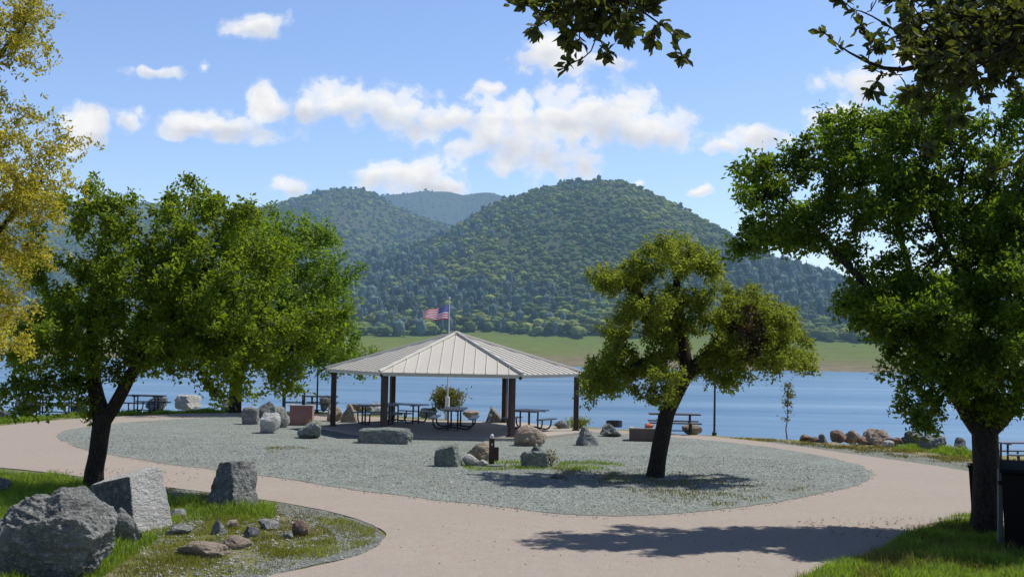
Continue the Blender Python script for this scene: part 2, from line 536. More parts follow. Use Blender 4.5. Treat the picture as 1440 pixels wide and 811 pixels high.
path_px = [(-330, 628), (-120, 608), (0, 599), (70, 592), (150, 586.5), (300, 581), (450, 583), (560, 588.5), (650, 594), (760, 600), (850, 604.5), (940, 611),
           (1000, 614), (1100, 625), (1200, 639), (1300, 653), (1362, 663), (1440, 676), (1620, 706), (1640, 745), (1450, 736), (1375, 731), (1310, 737),
           (1262, 757), (1235, 774), (1165, 797), (1130, 814), (1075, 850), (300, 850), (345, 822), (405, 805), (480, 789), (527, 772), (541, 757), (530, 742), (480, 724),
           (400, 708), (300, 694), (200, 681.5), (100, 669), (0, 658), (-150, 648), (-330, 640)]
sheet('path', path_px, M_PATH, 0.022, 0.05, 0.04, 3, 'pale pinkish path curving round the gravel island')
isl_px = [(80, 612), (95, 605.5), (150, 597.5), (230, 591), (330, 587), (420, 589.5), (500, 594), (600, 600), (760, 605.5), (850, 609), (930, 614.5), (1000, 620),
          (1100, 632), (1180, 647), (1219, 660), (1226, 669), (1210, 681), (1150, 696), (1050, 713), (950, 723), (850, 727), (780, 723), (700, 713), (600, 702),
          (500, 690), (400, 674), (300, 661), (200, 648), (120, 632), (88, 621)]
sheet('gravel_island', isl_px, M_GRAVEL, 0.030, 0.13, 0, 5, 'oval bed of grey green crushed gravel around the pavilion')
sh_px = [(90, 668.5), (200, 682), (300, 694.5), (400, 708.5), (480, 724.5), (529, 742), (540, 757), (526, 772), (480, 788), (405, 804), (350, 818), (300, 818), (370, 792), (450, 774), (480, 752), (410, 726), (330, 712), (200, 692), (90, 677)]
sheet('gravel_shoulder', sh_px, M_GRAVEL2, 0.012, 0.16, 0, 8, 'loose gravel along the edge of the pale path')
sh2_px = [(1090, 625), (1200, 638.5), (1300, 652.5), (1362, 662.5), (1440, 675), (1560, 693), (1560, 680), (1440, 662), (1362, 650), (1300, 641), (1200, 629), (1090, 620)]
sheet('gravel_verge', sh2_px, M_GRAVEL2, 0.010, 0.16, 0, 12, 'strip of loose gravel between path and dry grass')

WL = -6.0
def mat_water():
    m, t, out = material('lake_water')
    pos = t.n('ShaderNodeNewGeometry').outputs['Position']
    mp = t.n('ShaderNodeMapping', {}, Vector=pos); mp.inputs['Scale'].default_value = (0.35, 1.0, 1)
    w1 = t.noise(mp.outputs[0], 0.9, 6, 0.6, 0.5)
    w2 = t.noise(mp.outputs[0], 0.16, 5, 0.6)
    mp2 = t.n('ShaderNodeMapping', {}, Vector=pos); mp2.inputs['Scale'].default_value = (0.006, 0.055, 1)
    st = t.noise(mp2.outputs[0], 1.0, 6, 0.68, 0.3)
    h = t.math('ADD', t.math('MULTIPLY', w1, 0.35), t.math('MULTIPLY', w2, 1.2))
    c = t.mix(t.ramp(st, [(0.40, grey(0)), (0.62, grey(0.8)), (0.70, grey(1))]), (0.10, 0.20, 0.335), (0.20, 0.315, 0.44))
    p = t.n('ShaderNodeBsdfPrincipled', {}, Base_Color=c, Roughness=0.28, Normal=bump(t, h, 1.0, 0.6))
    p.inputs['IOR'].default_value = 1.2
    p.inputs['Specular IOR Level'].default_value = 0.22
    t.link(p.outputs[0], out.inputs[0])
    return m
wv = [(-2500, 20, WL), (2500, 20, WL), (2500, 1500, WL), (-2500, 1500, WL)]
water = tag(link('lake', np_mesh('lake', np.array(wv), [np.array([[0, 1, 2, 3]])]), mat_water()), 'blue lake with light wind ripples', 'lake', kind='structure')

# ------------------------------------------------------------------ far shore and hills
def ridge(pxs, Y):
    W = [Q(x, y - 5, Y) for x, y in pxs]
    return np.array([w.x for w in W]), np.array([w.z for w in W]), Y
RIDGES = [
    (ridge([(250, 470), (400, 430), (480, 400), (560, 366), (620, 338), (660, 312), (700, 290), (740, 276), (780, 262), (820, 253), (850, 252), (880, 258), (905, 272), (950, 300), (1000, 336),
            (1060, 372), (1120, 404), (1200, 440), (1300, 468), (1500, 485)], 1250), 540, 500),
    (ridge([(-200, 330), (100, 320), (250, 312), (345, 308), (390, 300), (430, 286), (465, 272), (495, 268), (525, 275), (560, 296), (600, 314), (650, 330), (700, 350), (800, 400), (1000, 480)], 1650), 600, 500),
    (ridge([(300, 305), (450, 284), (560, 279), (600, 276), (650, 281), (690, 275), (740, 284), (900, 330), (1100, 380), (1400, 440)], 2400), 500, 400),
    (ridge([(-300, 275), (0, 272), (100, 286), (180, 292), (215, 288), (300, 305), (420, 330)], 2300), 500, 400),
    (ridge([(1000, 470), (1200, 455), (1350, 440), (1500, 430), (1700, 420)], 1500), 600, 400),
]
def far_h(x, y):
    x = np.asarray(x, float); y = np.asarray(y, float)
    shore = 577 + 10 * np.sin(x * 0.013) + 5 * np.sin(x * 0.041 + 1) - 0.02 * np.maximum(x - 150, 0)
    t = y - shore
    base = WL - 1.5 + np.clip(t, -20, 0) * 0.1 + np.where(t > 0, 1.6 + 13.5 * (np.clip(t, 0, 130) / 130) ** 0.9, 0) + np.clip(t - 130, 0, 900) * 0.045
    h = base
    for (rx, rz, Y), wf, wb in RIDGES:
        top = np.interp(x, rx, rz, left=-10, right=-10)
        s = np.where(y < Y, np.clip(1 - (Y - y) / wf, 0, 1), np.clip(1 - (y - Y) / wb, 0, 1))
        s = 0.55 * s + 0.45 * s * s * (3 - 2 * s)
        h = np.maximum(h, base * (1 - s) + top * s)
    return h, t
fx = np.arange(-1500, 1700, 14.0)
fy = np.concatenate([np.arange(555, 720, 6.0), np.arange(720, 2900, 16.0)])
XX, YY = np.meshgrid(fx, fy)
HH, TT = far_h(XX, YY)
wob = np.array([mnoise.fractal(Vector((x * 0.006, y * 0.006, 4)), 0.8, 2, 4) for x, y in zip(XX.ravel(), YY.ravel())]).reshape(XX.shape)
gul = np.clip((HH - 12) / 60, 0, 1)
HH2 = HH + wob * 9 * gul + wob * 0.5 * np.clip(TT / 40, 0, 1)
V = np.stack([XX.ravel(), YY.ravel(), HH2.ravel()], 1)
nx = len(fx)
i0 = (np.arange(len(fy) - 1)[:, None] * nx + np.arange(nx - 1)[None]).ravel()
FQ = np.stack([i0, i0 + 1, i0 + 1 + nx, i0 + nx], 1)
def far_z(x, y):
    ix = np.clip(np.searchsorted(fx, x) - 1, 0, len(fx) - 2); iy = np.clip(np.searchsorted(fy, y) - 1, 0, len(fy) - 2)
    u = (x - fx[ix]) / (fx[ix + 1] - fx[ix]); v = (y - fy[iy]) / (fy[iy + 1] - fy[iy])
    return (HH2[iy, ix] * (1 - u) * (1 - v) + HH2[iy, ix + 1] * u * (1 - v) + HH2[iy + 1, ix] * (1 - u) * v + HH2[iy + 1, ix + 1] * u * v)

def mat_hills():
    m, t, out = material('hill_ground')
    pos = t.n('ShaderNodeNewGeometry').outputs['Position']
    z = t.n('ShaderNodeSeparateXYZ', {}, Vector=pos).outputs[2]
    n1 = t.noise(pos, 0.02, 6, 0.65)
    n2 = t.noise(pos, 0.12, 6, 0.7)
    zz = t.math('ADD', z, t.math('MULTIPLY', t.math('SUBTRACT', n1, 0.5), 8.0))
    zz = t.math('ADD', zz, t.math('MULTIPLY', t.math('SUBTRACT', n2, 0.5), 3.0))
    f = t.math('MULTIPLY_ADD', zz, 1 / 40.0, 7.0 / 40.0, clamp=True)
    c = t.ramp(f, [(0.0, (0.25, 0.20, 0.14)), (0.10, (0.19, 0.17, 0.09)), (0.20, (0.15, 0.18, 0.05)), (0.33, (0.125, 0.185, 0.035)), (0.55, (0.115, 0.155, 0.045)), (0.8, (0.07, 0.10, 0.045)), (1.0, (0.065, 0.09, 0.05))])
    c = t.mix(t.ramp(n2, [(0.42, grey(0)), (0.66, grey(0.55))]), c, (0.12, 0.10, 0.06))
    d = t.n('ShaderNodeBsdfDiffuse', {}, Color=c)
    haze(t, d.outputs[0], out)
    return m
hills = tag(link('hills', np_mesh('hills', V, [FQ], True), mat_hills()), 'far shore meadow and wooded hills across the lake', 'hills', kind='structure')

def mat_forest():
    m, t, out = material('forest_canopy')
    at = t.n('ShaderNodeVertexColor', {'layer_name': 'tint'}).outputs[0]
    pos = t.n('ShaderNodeNewGeometry').outputs['Position']
    n = t.noise(pos, 0.5, 4, 0.7)
    c = t.mix(t.ramp(n, [(0.3, grey(0)), (0.7, grey(1))]), t.mix(1.0, at, grey(0.65), 'MULTIPLY'), t.mix(1.0, at, grey(1.3), 'MULTIPLY'))
    d = t.n('ShaderNodeBsdfDiffuse', {}, Color=c)
    tr = t.n('ShaderNodeBsdfTranslucent', {}, Color=c)
    mx = t.n('ShaderNodeMixShader', {}, Fac=0.25)
    t.link(d.outputs[0], mx.inputs[1]); t.link(tr.outputs[0], mx.inputs[2])
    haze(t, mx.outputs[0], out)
    return m
M_FOREST = mat_forest()

def tree_proto(kind, seed, sub=1, cards=30, cs=0.30):
    rg = np.random.default_rng(seed)
    V, Fc = ICO[sub]
    V = V.copy()
    if kind == 'conifer':
        zz = V[:, 2]
        prof_ = 0.36 * np.sqrt(np.clip(1 - zz * zz, 0, 1)) ** 0.8 if seed % 2 else None
        rad = np.clip((1 - zz) / 2, 0, 1) ** 0.5 * (0.42 - 0.12 * np.clip(-zz, 0, 1)) + 0.02
        if prof_ is not None: rad = prof_ + 0.02
        hz = np.linalg.norm(V[:, :2], axis=1) + 1e-6
        V[:, 0] = V[:, 0] / hz * rad * rg.uniform(0.55, 1.1, len(V)) * np.minimum(1, hz * 3)
        V[:, 1] = V[:, 1] / hz * rad * rg.uniform(0.55, 1.1, len(V)) * np.minimum(1, hz * 3)
        V[:, 2] = np.clip((zz + 1) * 0.5, 0, 0.93)
    else:
        V *= rg.uniform(0.68, 1.0, len(V))[:, None]
        V[:, 2] = V[:, 2] * 0.42 + 0.52
        V[:, :2] *= 0.52
    ctr = np.array([0, 0, 0.5])
    pick = V[rg.integers(0, len(V), cards)] * rg.uniform(0.9, 1.12, (cards, 1))
    pick[:, 2] = np.clip(pick[:, 2], 0.06, 1.2)
    nn = pick - ctr; nn /= np.linalg.norm(nn, axis=1)[:, None] + 1e-6
    nn = nn + rg.normal(size=nn.shape) * 0.55; nn /= np.linalg.norm(nn, axis=1)[:, None]
    a = np.cross(nn, rg.normal(size=nn.shape)); a /= np.linalg.norm(a, axis=1)[:, None]
    b = np.cross(nn, a)
    sz = cs * rg.uniform(0.35, 0.8, (cards, 1)) * (0.6 if kind == 'conifer' else 0.8)
    q = np.stack([pick - a * sz * 0.5, pick + b * sz * 0.32, pick + a * sz * 0.6, pick - b * sz * 0.36], 1).reshape(-1, 3)
    QF = len(V) + np.arange(cards * 4).reshape(-1, 4)
    return np.vstack([V, q]), Fc, QF

CON = [tree_proto('conifer', 100 + i, cards=46, cs=0.26) for i in range(6)]
SHR = [tree_proto('round', 400 + i, cards=7, cs=0.4) for i in range(6)]
RND = [tree_proto('round', 200 + i) for i in range(6)]

def scatter_forest(N):
    rg = np.random.default_rng(5)
    Vs, T3, Q4, Cs = [], [], [], []
    base = 0
    # candidates over the visible fan
    n = N * 6
    yy = rg.uniform(655, 2480, n) ** 1.0
    keep = rg.uniform(0, 1, n) < np.clip((1000 / yy) ** 0.9, 0, 1) * 1.0
    yy = yy[keep]
    xx = rg.uniform(-0.50, 0.52, len(yy)) * yy
    zz = far_z(xx, yy)
    _, tt = far_h(xx, yy)
    # back faces of ridges are not seen: keep slopes facing the lake or near a ridge top
    dz = far_z(xx, np.minimum(yy + 22, 2800)) - zz
    clump = np.array([mnoise.fractal(Vector((x * 0.012, y * 0.012, 1)), 0.8, 2, 3) for x, y in zip(xx, yy)])
    line = 140 + 22 * clump
    ok = (tt > line) & (dz > -7) & (rg.uniform(0, 1, len(xx)) < np.where(zz < 20, 0.55, 0.97))
    xx, yy, zz, tt, clump = xx[ok], yy[ok], zz[ok], tt[ok], clump[ok]
    order = rg.permutation(len(xx))[:N]
    print('forest trees', len(order))
    big = np.array([mnoise.fractal(Vector((x * 0.006, y * 0.006, 8)), 0.8, 2, 3) for x, y in zip(xx[order], yy[order])])
    big2 = np.array([mnoise.fractal(Vector((x * 0.009, y * 0.005, 18)), 0.8, 2, 3) for x, y in zip(xx[order], yy[order])])
    for j, i in enumerate(order):
        x, y, z = xx[i], yy[i], zz[i]
        pc = (0.42 if 20 < z < 70 else 0.10 if z >= 70 else 0.06) + (0.9 if z < 70 else 0.45) * big[j]
        con = rg.uniform() < pc
        far = 1.0 + max(0, (y - 1100)) / 6000 - (0.25 if y > 1900 else 0)
        if con:
            P = CON[rg.integers(0, 6)]
            h = (4.0 + 9.5 * rg.uniform() ** 2.2) * far * (0.68 if z >= 80 else 1.0); w = h * rg.uniform(0.65, 1.05)
            col = np.array([0.115, 0.165, 0.145]) * rg.uniform(0.6, 1.5)
        else:
            up_ = z > 32
            P = (SHR if up_ else RND)[rg.integers(0, 6)]
            h = (1.7 + 4.3 * rg.uniform() ** 2.0 if up_ else rg.uniform(4.0, 8.5)) * far; w = h * rg.uniform(1.1, 1.7)
            g = np.clip(rg.uniform(0, 1) ** 1.3 + 0.8 * big2[j] + (0.25 if z < 20 else 0), 0, 1)
            col = (np.array([0.10, 0.155, 0.070]) * (1 - g) + np.array([0.25, 0.29, 0.08]) * g) * rg.uniform(0.65, 1.3)
        a = rg.uniform(0, 6.28)
        c, s = math.cos(a), math.sin(a)
        v = P[0]
        vv = np.empty_like(v)
        vv[:, 0] = (v[:, 0] * c - v[:, 1] * s) * w + x
        vv[:, 1] = (v[:, 0] * s + v[:, 1] * c) * w + y
        vv[:, 2] = v[:, 2] * h + z - 0.5
        Vs.append(vv); T3.append(P[1] + base); Q4.append(P[2] + base)
        Cs.append(np.broadcast_to(np.append(col, 1.0), (len(v), 4)))
        base += len(v)
    me = np_mesh('forest', np.concatenate(Vs), [np.concatenate(T3), np.concatenate(Q4)])
    ca = me.color_attributes.new('tint', 'FLOAT_COLOR', 'POINT')
    ca.data.foreach_set('color', np.concatenate(Cs).astype(np.float32).ravel())
    return link('forest', me, M_FOREST)
forest = tag(scatter_forest(58000), 'mixed pine and oak forest covering the far hills', 'forest', kind='stuff')

# countable oaks standing on the far meadow
def far_oak_meshes():
    out = []
    for i in range(5):
        V, T, Q4 = tree_proto('round', 300 + i, sub=2, cards=150, cs=0.17)
        V = V.copy(); V[:, 2] = V[:, 2] * 0.92 + 0.10
        mb = MB(); mb.tube([(0, 0, -0.05), (0.01, 0, 0.2), (0.02, 0.01, 0.5)], [0.045, 0.035, 0.02], 6)
        tv = np.array(mb.v); tf = np.array(mb.f[:12])
        V2 = np.vstack([V, tv])
        me = np_mesh('shore_oak', V2, [T, np.vstack([Q4, tf + len(V)])])
        g = i / 4
        col = np.array([0.075, 0.095, 0.030]) * (1 - g) + np.array([0.12, 0.125, 0.045]) * g
        C = np.tile(np.append(col, 1), (len(V2), 1)); C[len(V):, :3] = (0.05, 0.04, 0.03)
        ca = me.color_attributes.new('tint', 'FLOAT_COLOR', 'POINT')
        ca.data.foreach_set('color', C.astype(np.float32).ravel())
        me.materials.append(M_FOREST)
        out.append(me)
    return out
FO = far_oak_meshes()
fo_spots = [(800, 471, 21, 20), (775, 471, 20, 19), (840, 470, 22, 20), (822, 468, 18, 15), (757, 467, 18, 15), (584, 467, 22, 20), (573, 468, 16, 17), (655, 463, 24, 20), (690, 463, 18, 15), (708, 463, 20, 16), (730, 464, 18, 16),
            (640, 461, 18, 17), (612, 462, 22, 18), (545, 461, 22, 22), (520, 463, 22, 22), (860, 471, 20, 17), (1150, 478, 16, 14), (1170, 479, 18, 15), (1188, 480, 16, 14), (1207, 479, 18, 16), (1222, 480, 16, 14), (1248, 482, 20, 17), (1275, 484, 20, 15), (895, 473, 20, 18), (1140, 477, 18, 16)]
rg = np.random.default_rng(9)
for k, (px, py, w, h) in enumerate(fo_spots):
    # walk along the view ray until it meets the meadow
    d = ray(px, py); Yh = None
    for Yt in np.arange(600, 900, 2.0):
        q = CAM + d * (Yt / d.y)
        if q.z < far_z(np.array([q.x]), np.array([q.y]))[0]:
            Yh = Yt; break
    if Yh is None: Yh = 705
    q = CAM + d * (Yh / d.y)
    o = link('shore_oak', FO[k % 5])
    z = far_z(np.array([q.x]), np.array([q.y]))[0]
    o.location = (q.x, q.y, z)
    sw, shh = w / F * Yh, h / F * Yh
    o.scale = (sw, sw, shh)
    o.rotation_euler = (0, 0, rg.uniform(0, 6))
    tag(o, 'small round oak standing along the top of the far meadow', 'tree', 'round oaks along the far meadow')

# ------------------------------------------------------------------ trees near by
def grow(seeds, attr, D, di, dk, iters=140, trop=(0, 0, 0), jit=0.25, seed=1, maxch=3):
    rg = np.random.default_rng(seed)
    pos = [np.array(s[0], float) for s in seeds]
    par = [s[1] for s in seeds]
    nch = [0] * len(pos)
    for p in par:
        if p >= 0: nch[p] += 1
    P = np.array(pos)
    A = np.asarray(attr, float)
    nd = np.full(len(A), 1e9); ni = np.zeros(len(A), int)
    def upd(idx0, pts):
        nonlocal nd, ni
        if len(A) == 0: return
        for s in range(0, len(pts), 400):
            d = np.linalg.norm(A[:, None] - pts[None, s:s + 400], axis=2)
            j = d.argmin(1); m = d[np.arange(len(A)), j]
            b = m < nd
            nd[b] = m[b]; ni[b] = j[b] + idx0 + s
    upd(0, P)
    trop = np.array(trop)
    for it in range(iters):
        alive = nd > dk
        A, nd, ni = A[alive], nd[alive], ni[alive]
        act = nd < di
        if not act.any(): break
        dirs = A[act] - np.array(pos)[ni[act]]
        dirs /= np.linalg.norm(dirs, axis=1)[:, None]
        acc = {}
        for i, d in zip(ni[act], dirs):
            acc[i] = acc.get(i, 0) + d
        new = []
        for i, d in acc.items():
            if nch[i] >= maxch: continue
            d = d / (np.linalg.norm(d) + 1e-9) + rg.normal(size=3) * jit + trop
            d /= np.linalg.norm(d)
            new.append((pos[i] + d * D, i))
        if not new: break
        b = len(pos)
        for q, i in new:
            pos.append(q); par.append(int(i)); nch.append(0); nch[i] += 1
        upd(b, np.array([q for q, _ in new]))
    return np.array(pos), np.array(par)

def tubes(pos, par, rad, nsides=lambda r: 8 if r > 0.05 else 5 if r > 0.015 else 3):
    n = len(pos)
    ch = [[] for _ in range(n)]
    for i, p in enumerate(par):
        if p >= 0: ch[p].append(i)
    V, T, Q4 = [], [], []
    base = 0
    starts = [(-1, i) for i in range(n) if par[i] < 0]
    while starts:
        p, i = starts.pop()
        chain = [p] if p >= 0 else []
        chain.append(i)
        while ch[chain[-1]]:
            c = sorted(ch[chain[-1]], key=lambda k: -rad[k])
            for k in c[1:]: starts.append((chain[-1], k))
            chain.append(c[0])
        if len(chain) < 2: continue
        pts = pos[chain].copy()
        rr = rad[chain].copy()
        if p >= 0: rr[0] = min(rr[0], rr[1] * 1.15)
        # relax the zig-zag
        for _ in range(2):
            pts[1:-1] = 0.5 * pts[1:-1] + 0.25 * (pts[:-2] + pts[2:])
        k = nsides(rr.max())
        tan = np.gradient(pts, axis=0)
        tan /= np.linalg.norm(tan, axis=1)[:, None] + 1e-9
        ref = np.array([0.3, 0.9, 0.2])
        s = np.cross(tan, ref); s /= np.linalg.norm(s, axis=1)[:, None] + 1e-9
        u = np.cross(s, tan)
        an = np.arange(k) * 2 * math.pi / k
        rings = pts[:, None] + (s[:, None] * np.cos(an)[None, :, None] + u[:, None] * np.sin(an)[None, :, None]) * rr[:, None, None]
        V.append(rings.reshape(-1, 3))
        m = len(chain)
        a = (np.arange(m - 1)[:, None] * k + np.arange(k)[None])
        b = (np.arange(m - 1)[:, None] * k + (np.arange(k)[None] + 1) % k)
        Q4.append(np.stack([a, b, b + k, a + k], 2).reshape(-1, 4) + base)
        base += m * k
    return np.concatenate(V), np.concatenate(Q4)

def leaf_quads(centers, size, rg, up=0.5, aspect=0.52, dirs=None, droop=0.0):
    n = len(centers)
    nn = rg.normal(size=(n, 3)); nn /= np.linalg.norm(nn, axis=1)[:, None]
    nn[:, 2] += up
    nn /= np.linalg.norm(nn, axis=1)[:, None]
    a = rg.normal(size=(n, 3)) if dirs is None else dirs + rg.normal(size=(n, 3)) * 0.6
    a[:, 2] -= droop
    a = a - nn * (a * nn).sum(1)[:, None]
    a /= np.linalg.norm(a, axis=1)[:, None] + 1e-9
    b = np.cross(nn, a)
    L = size * rg.uniform(0.45, 1.4, (n, 1))
    Wd = L * aspect
    fold = nn * Wd * 0.22
    v0 = centers - a * L * 0.5
    v1 = centers + a * L * 0.12 + b * Wd * 0.5 + fold
    v2 = centers + a * L * 0.55
    v3 = centers + a * L * 0.12 - b * Wd * 0.5 + fold
    V = np.stack([v0, v1, v2, v3], 1).reshape(-1, 3)
    return V, np.arange(n * 4).reshape(-1, 4)

def make_tree(name, label, base_px, limbs, blobs, leafmat, nleaf, leaf=0.085, Y=None, seed=1, natt=1500, D=0.16, spread=0.13, clusters=70, csig=0.42,
              barkmat=None, trop=(0, 0, 0.0), tip=0.006, rleaf=0.016, up=0.5, droop=0.0, group=None, dead=None, hang=0.0, deep=0.0, even=False):
    """limbs: list of pixel polylines [(px,py,r_px,dy)...], first one is the trunk; later ones start on the nearest earlier node.
    blobs: (px,py,rx,rz,dy,ry_m,weight)"""
    rg = np.random.default_rng(seed)
    b = G(*base_px)
    if Y is None: Y = b.y
    sc = Y / F
    seeds, srad = [], []
    for li, L in enumerate(limbs):
        pts = [np.array(Q(p[0], p[1], Y + p[3])) for p in L]
        if li == 0: pts[0][2] = -0.12
        rads = [p[2] * sc for p in L]
        if li == 0:
            prev = -1
        else:
            prev = min(range(len(seeds)), key=lambda k: np.linalg.norm(seeds[k][0] - pts[0]))
        for a in range(len(pts) - 1):
            m = max(2, int(np.linalg.norm(pts[a + 1] - pts[a]) / D))
            for k in range(0 if (a == 0 and li == 0) else 1, m + 1):
                t = k / m
                q = pts[a] * (1 - t) + pts[a + 1] * t
                q = q + (rg.normal(size=3) * 0.018 if (k < m and not (a == 0 and k == 0)) else 0)
                seeds.append((q, prev)); srad.append(rads[a] * (1 - t) + rads[a + 1] * t)
                prev = len(seeds) - 1
    # attraction points in clumps inside the blobs
    vol = np.array([bb[2] * bb[3] * bb[6] for bb in blobs]); vol = vol / vol.sum()
    cc = []
    which = rg.choice(len(blobs), clusters, p=vol)
    if even: which = np.repeat(np.arange(len(blobs)), np.maximum(1, np.round(vol * clusters)).astype(int))
    for i in which:
        bb = blobs[i]
        d = rg.normal(size=3); d /= np.linalg.norm(d)
        r = rg.uniform(0.35, 1.0) ** 0.5
        c = np.array(Q(bb[0], bb[1], Y + bb[4] + (rg.uniform(-1, 1) * deep)))
        cc.append(c + d * r * np.array([bb[2] * sc, bb[5], bb[3] * sc]))
    cc = np.array(cc)
    att = cc[rg.integers(0, len(cc), natt)] + rg.normal(size=(natt, 3)) * csig * np.array([1, 1, 0.75])
    pos, par = grow(seeds, att, D, 9.0, D * 1.9, trop=trop, seed=seed)
    n = len(pos)
    rad = np.zeros(n)
    acc = np.zeros(n)
    ex = 2.35
    for i in range(n - 1, -1, -1):
        r = acc[i] ** (1 / ex) if acc[i] > 0 else tip
        if i < len(srad): r = max(r * 0.0 + srad[i], tip)
        rad[i] = min(r, 0.30)
        if par[i] >= 0: acc[par[i]] += rad[i] ** ex
    ns = len(srad)
    # twig radii never beat the limb they leave
    for i in range(ns, n):
        rad[i] = min(rad[i], rad[par[i]] * 0.92)
    V, Q4 = tubes(pos, par, rad)
    root = empty(name, (b.x, Y, 0))
    off = np.array([b.x, Y, 0])
    tag(root, label, 'tree', group)
    link('trunk', np_mesh('trunk', V - off, [Q4], True), barkmat or M_BARK, root)
    # leaves on the thin wood
    thin = np.where((rad < rleaf) & (np.arange(n) >= ns))[0]
    w = np.where(rad[thin] < rleaf * 0.6, 1.0, 0.45)
    per = 11
    nc = nleaf // per
    pc = rg.choice(thin, nc, p=w / w.sum())
    cen = pos[pc] + rg.normal(size=(nc, 3)) * spread
    if hang: cen[:, 2] -= np.abs(rg.normal(size=nc)) * hang
    pick = np.repeat(pc, per)
    o = rg.normal(size=(nc * per, 3)) * (leaf * 0.62)
    nleaf = nc * per
    ctr = np.repeat(cen, per, 0) + o
    tdir = o / (np.linalg.norm(o, axis=1)[:, None] + 1e-9)
    LV, LQ = leaf_quads(ctr - off, leaf, rg, up, dirs=tdir * 1.1, droop=droop)
    if dead:
        dc = np.array(Q(dead[0], dead[1], Y + dead[4])); ds = np.array([dead[2] * sc, dead[5], dead[3] * sc])
        isd = (np.linalg.norm((ctr - dc) / ds, axis=1) < 1) & (rg.uniform(size=nleaf) < 0.85)
        m2 = np.repeat(isd, 4)
        idx = np.where(m2)[0]
        link('dead_foliage', np_mesh('dead_foliage', LV[m2], [np.arange(len(idx)).reshape(-1, 4)]), M_LEAF_DEAD, root)['label'] = 'brown dead clump of foliage'
        LV = LV[~m2]; LQ = np.arange(len(LV)).reshape(-1, 4)
    link('crown', np_mesh('crown', LV, [LQ]), leafmat, root)
    print(name, 'nodes', n, 'leaves', nleaf)
    return root

# front left oak
make_tree('oak_tree', 'broad green oak with forked trunk in the grass behind the bright slab boulder', (130, 690),
    [[(131, 692, 15.5, 0), (134, 650, 12.5, 0), (140, 615, 12.5, 0), (145, 592, 13, 0), (136, 560, 10.5, 0.1), (129, 520, 10, 0.2), (130, 470, 8, 0.3), (135, 410, 6, 0.4), (140, 350, 4, 0.3)],
     [(145, 592, 11, 0), (160, 572, 10, 0), (180, 535, 9, -0.2), (205, 492, 8, -0.3), (240, 450, 7, -0.4), (275, 405, 5, -0.4), (300, 350, 3.5, -0.3)],
     [(205, 492, 6, -0.3), (260, 480, 5, -0.8), (320, 470, 4, -1.0), (380, 455, 3, -0.9)],
     [(130, 500, 6, 0.2), (95, 460, 5, 0.3), (70, 420, 3.5, 0.4)],
     [(182, 535, 6, -0.2), (215, 470, 5, 0.8), (250, 400, 4, 1.2)]],
    [(135, 300, 52, 48, 0, 0.9, 1), (95, 400, 60, 70, 0.2, 1.2, 1), (75, 480, 60, 45, 0, 1.2, 1), (40, 545, 34, 22, 0, 0.5, 0.35), (190, 400, 80, 80, 0.2, 1.5, 1.2),
     (275, 320, 72, 52, 0, 1.3, 1.1), (245, 275, 36, 20, 0, 0.6, 0.8), (320, 300, 40, 28, 0, 0.8, 0.8), (310, 400, 90, 70, -0.4, 1.6, 1.3), (375, 410, 55, 60, -0.2, 1.3, 1), (390, 480, 55, 50, -0.2, 1.2, 1),
     (300, 485, 75, 48, -0.6, 1.4, 1.2), (345, 540, 60, 30, -0.4, 0.9, 0.6), (365, 550, 24, 36, -0.4, 0.6, 0.4), (180, 490, 70, 40, 0.6, 1.3, 0.9), (110, 545, 30, 18, 0, .5, .2), (320, 570, 12, 35, -0.5, 0.2, 0.12), (440, 455, 34, 42, -0.2, 0.8, 0.6),
     (255, 445, 60, 45, -1.2, 0.6, 0.9), (205, 440, 50, 45, -1.0, 0.6, 0.8), (300, 470, 60, 45, -1.3, 0.6, 0.7), (100, 470, 60, 50, -0.8, 0.6, 0.6), (215, 515, 40, 20, -0.6, 0.5, 0.4), (70, 520, 40, 25, -0.3, 0.6, 0.5), (222, 335, 42, 42, 0, 0.8, 0.8)],
    M_LEAF_OAK, 74000, 0.105, seed=3, spread=0.09, natt=3000, clusters=155, deep=0.5, csig=0.25)

# oak behind it
make_tree('oak_tree', 'large light green oak on the lake bank behind the forked oak', (331, 580),
    [[(331, 582, 10, 0), (331, 555, 9, 0), (333, 520, 8, 0), (345, 470, 7, 0), (365, 420, 5, 0), (385, 370, 3.5, 0)],
     [(333, 520, 6, 0), (300, 470, 5, 0), (270, 430, 4, 0)],
     [(345, 480, 6, 0), (400, 440, 4.5, -0.5), (450, 440, 3.5, -0.5)],
     [(345, 490, 5, 0), (420, 490, 4, 0.5), (470, 500, 3, 0.5)]],
    [(390, 335, 60, 40, 0, 2.4, 1), (420, 385, 60, 55, 0, 2.6, 1.2), (450, 440, 45, 55, 0, 2.4, 1.1), (480, 495, 38, 32, 0, 1.8, 0.9), (370, 430, 80, 60, 0, 3, 1.2), (300, 430, 70, 60, 0, 2.8, 1), (430, 500, 50, 35, 0, 2, 0.9), (260, 480, 50, 40, 0, 2, .7), (502, 520, 14, 14, 0, 1, 0.3)],
    M_LEAF_BACK, 60000, 0.17, seed=8, natt=2000, clusters=100, csig=0.5, D=0.30, spread=0.2, tip=0.008, rleaf=0.03)

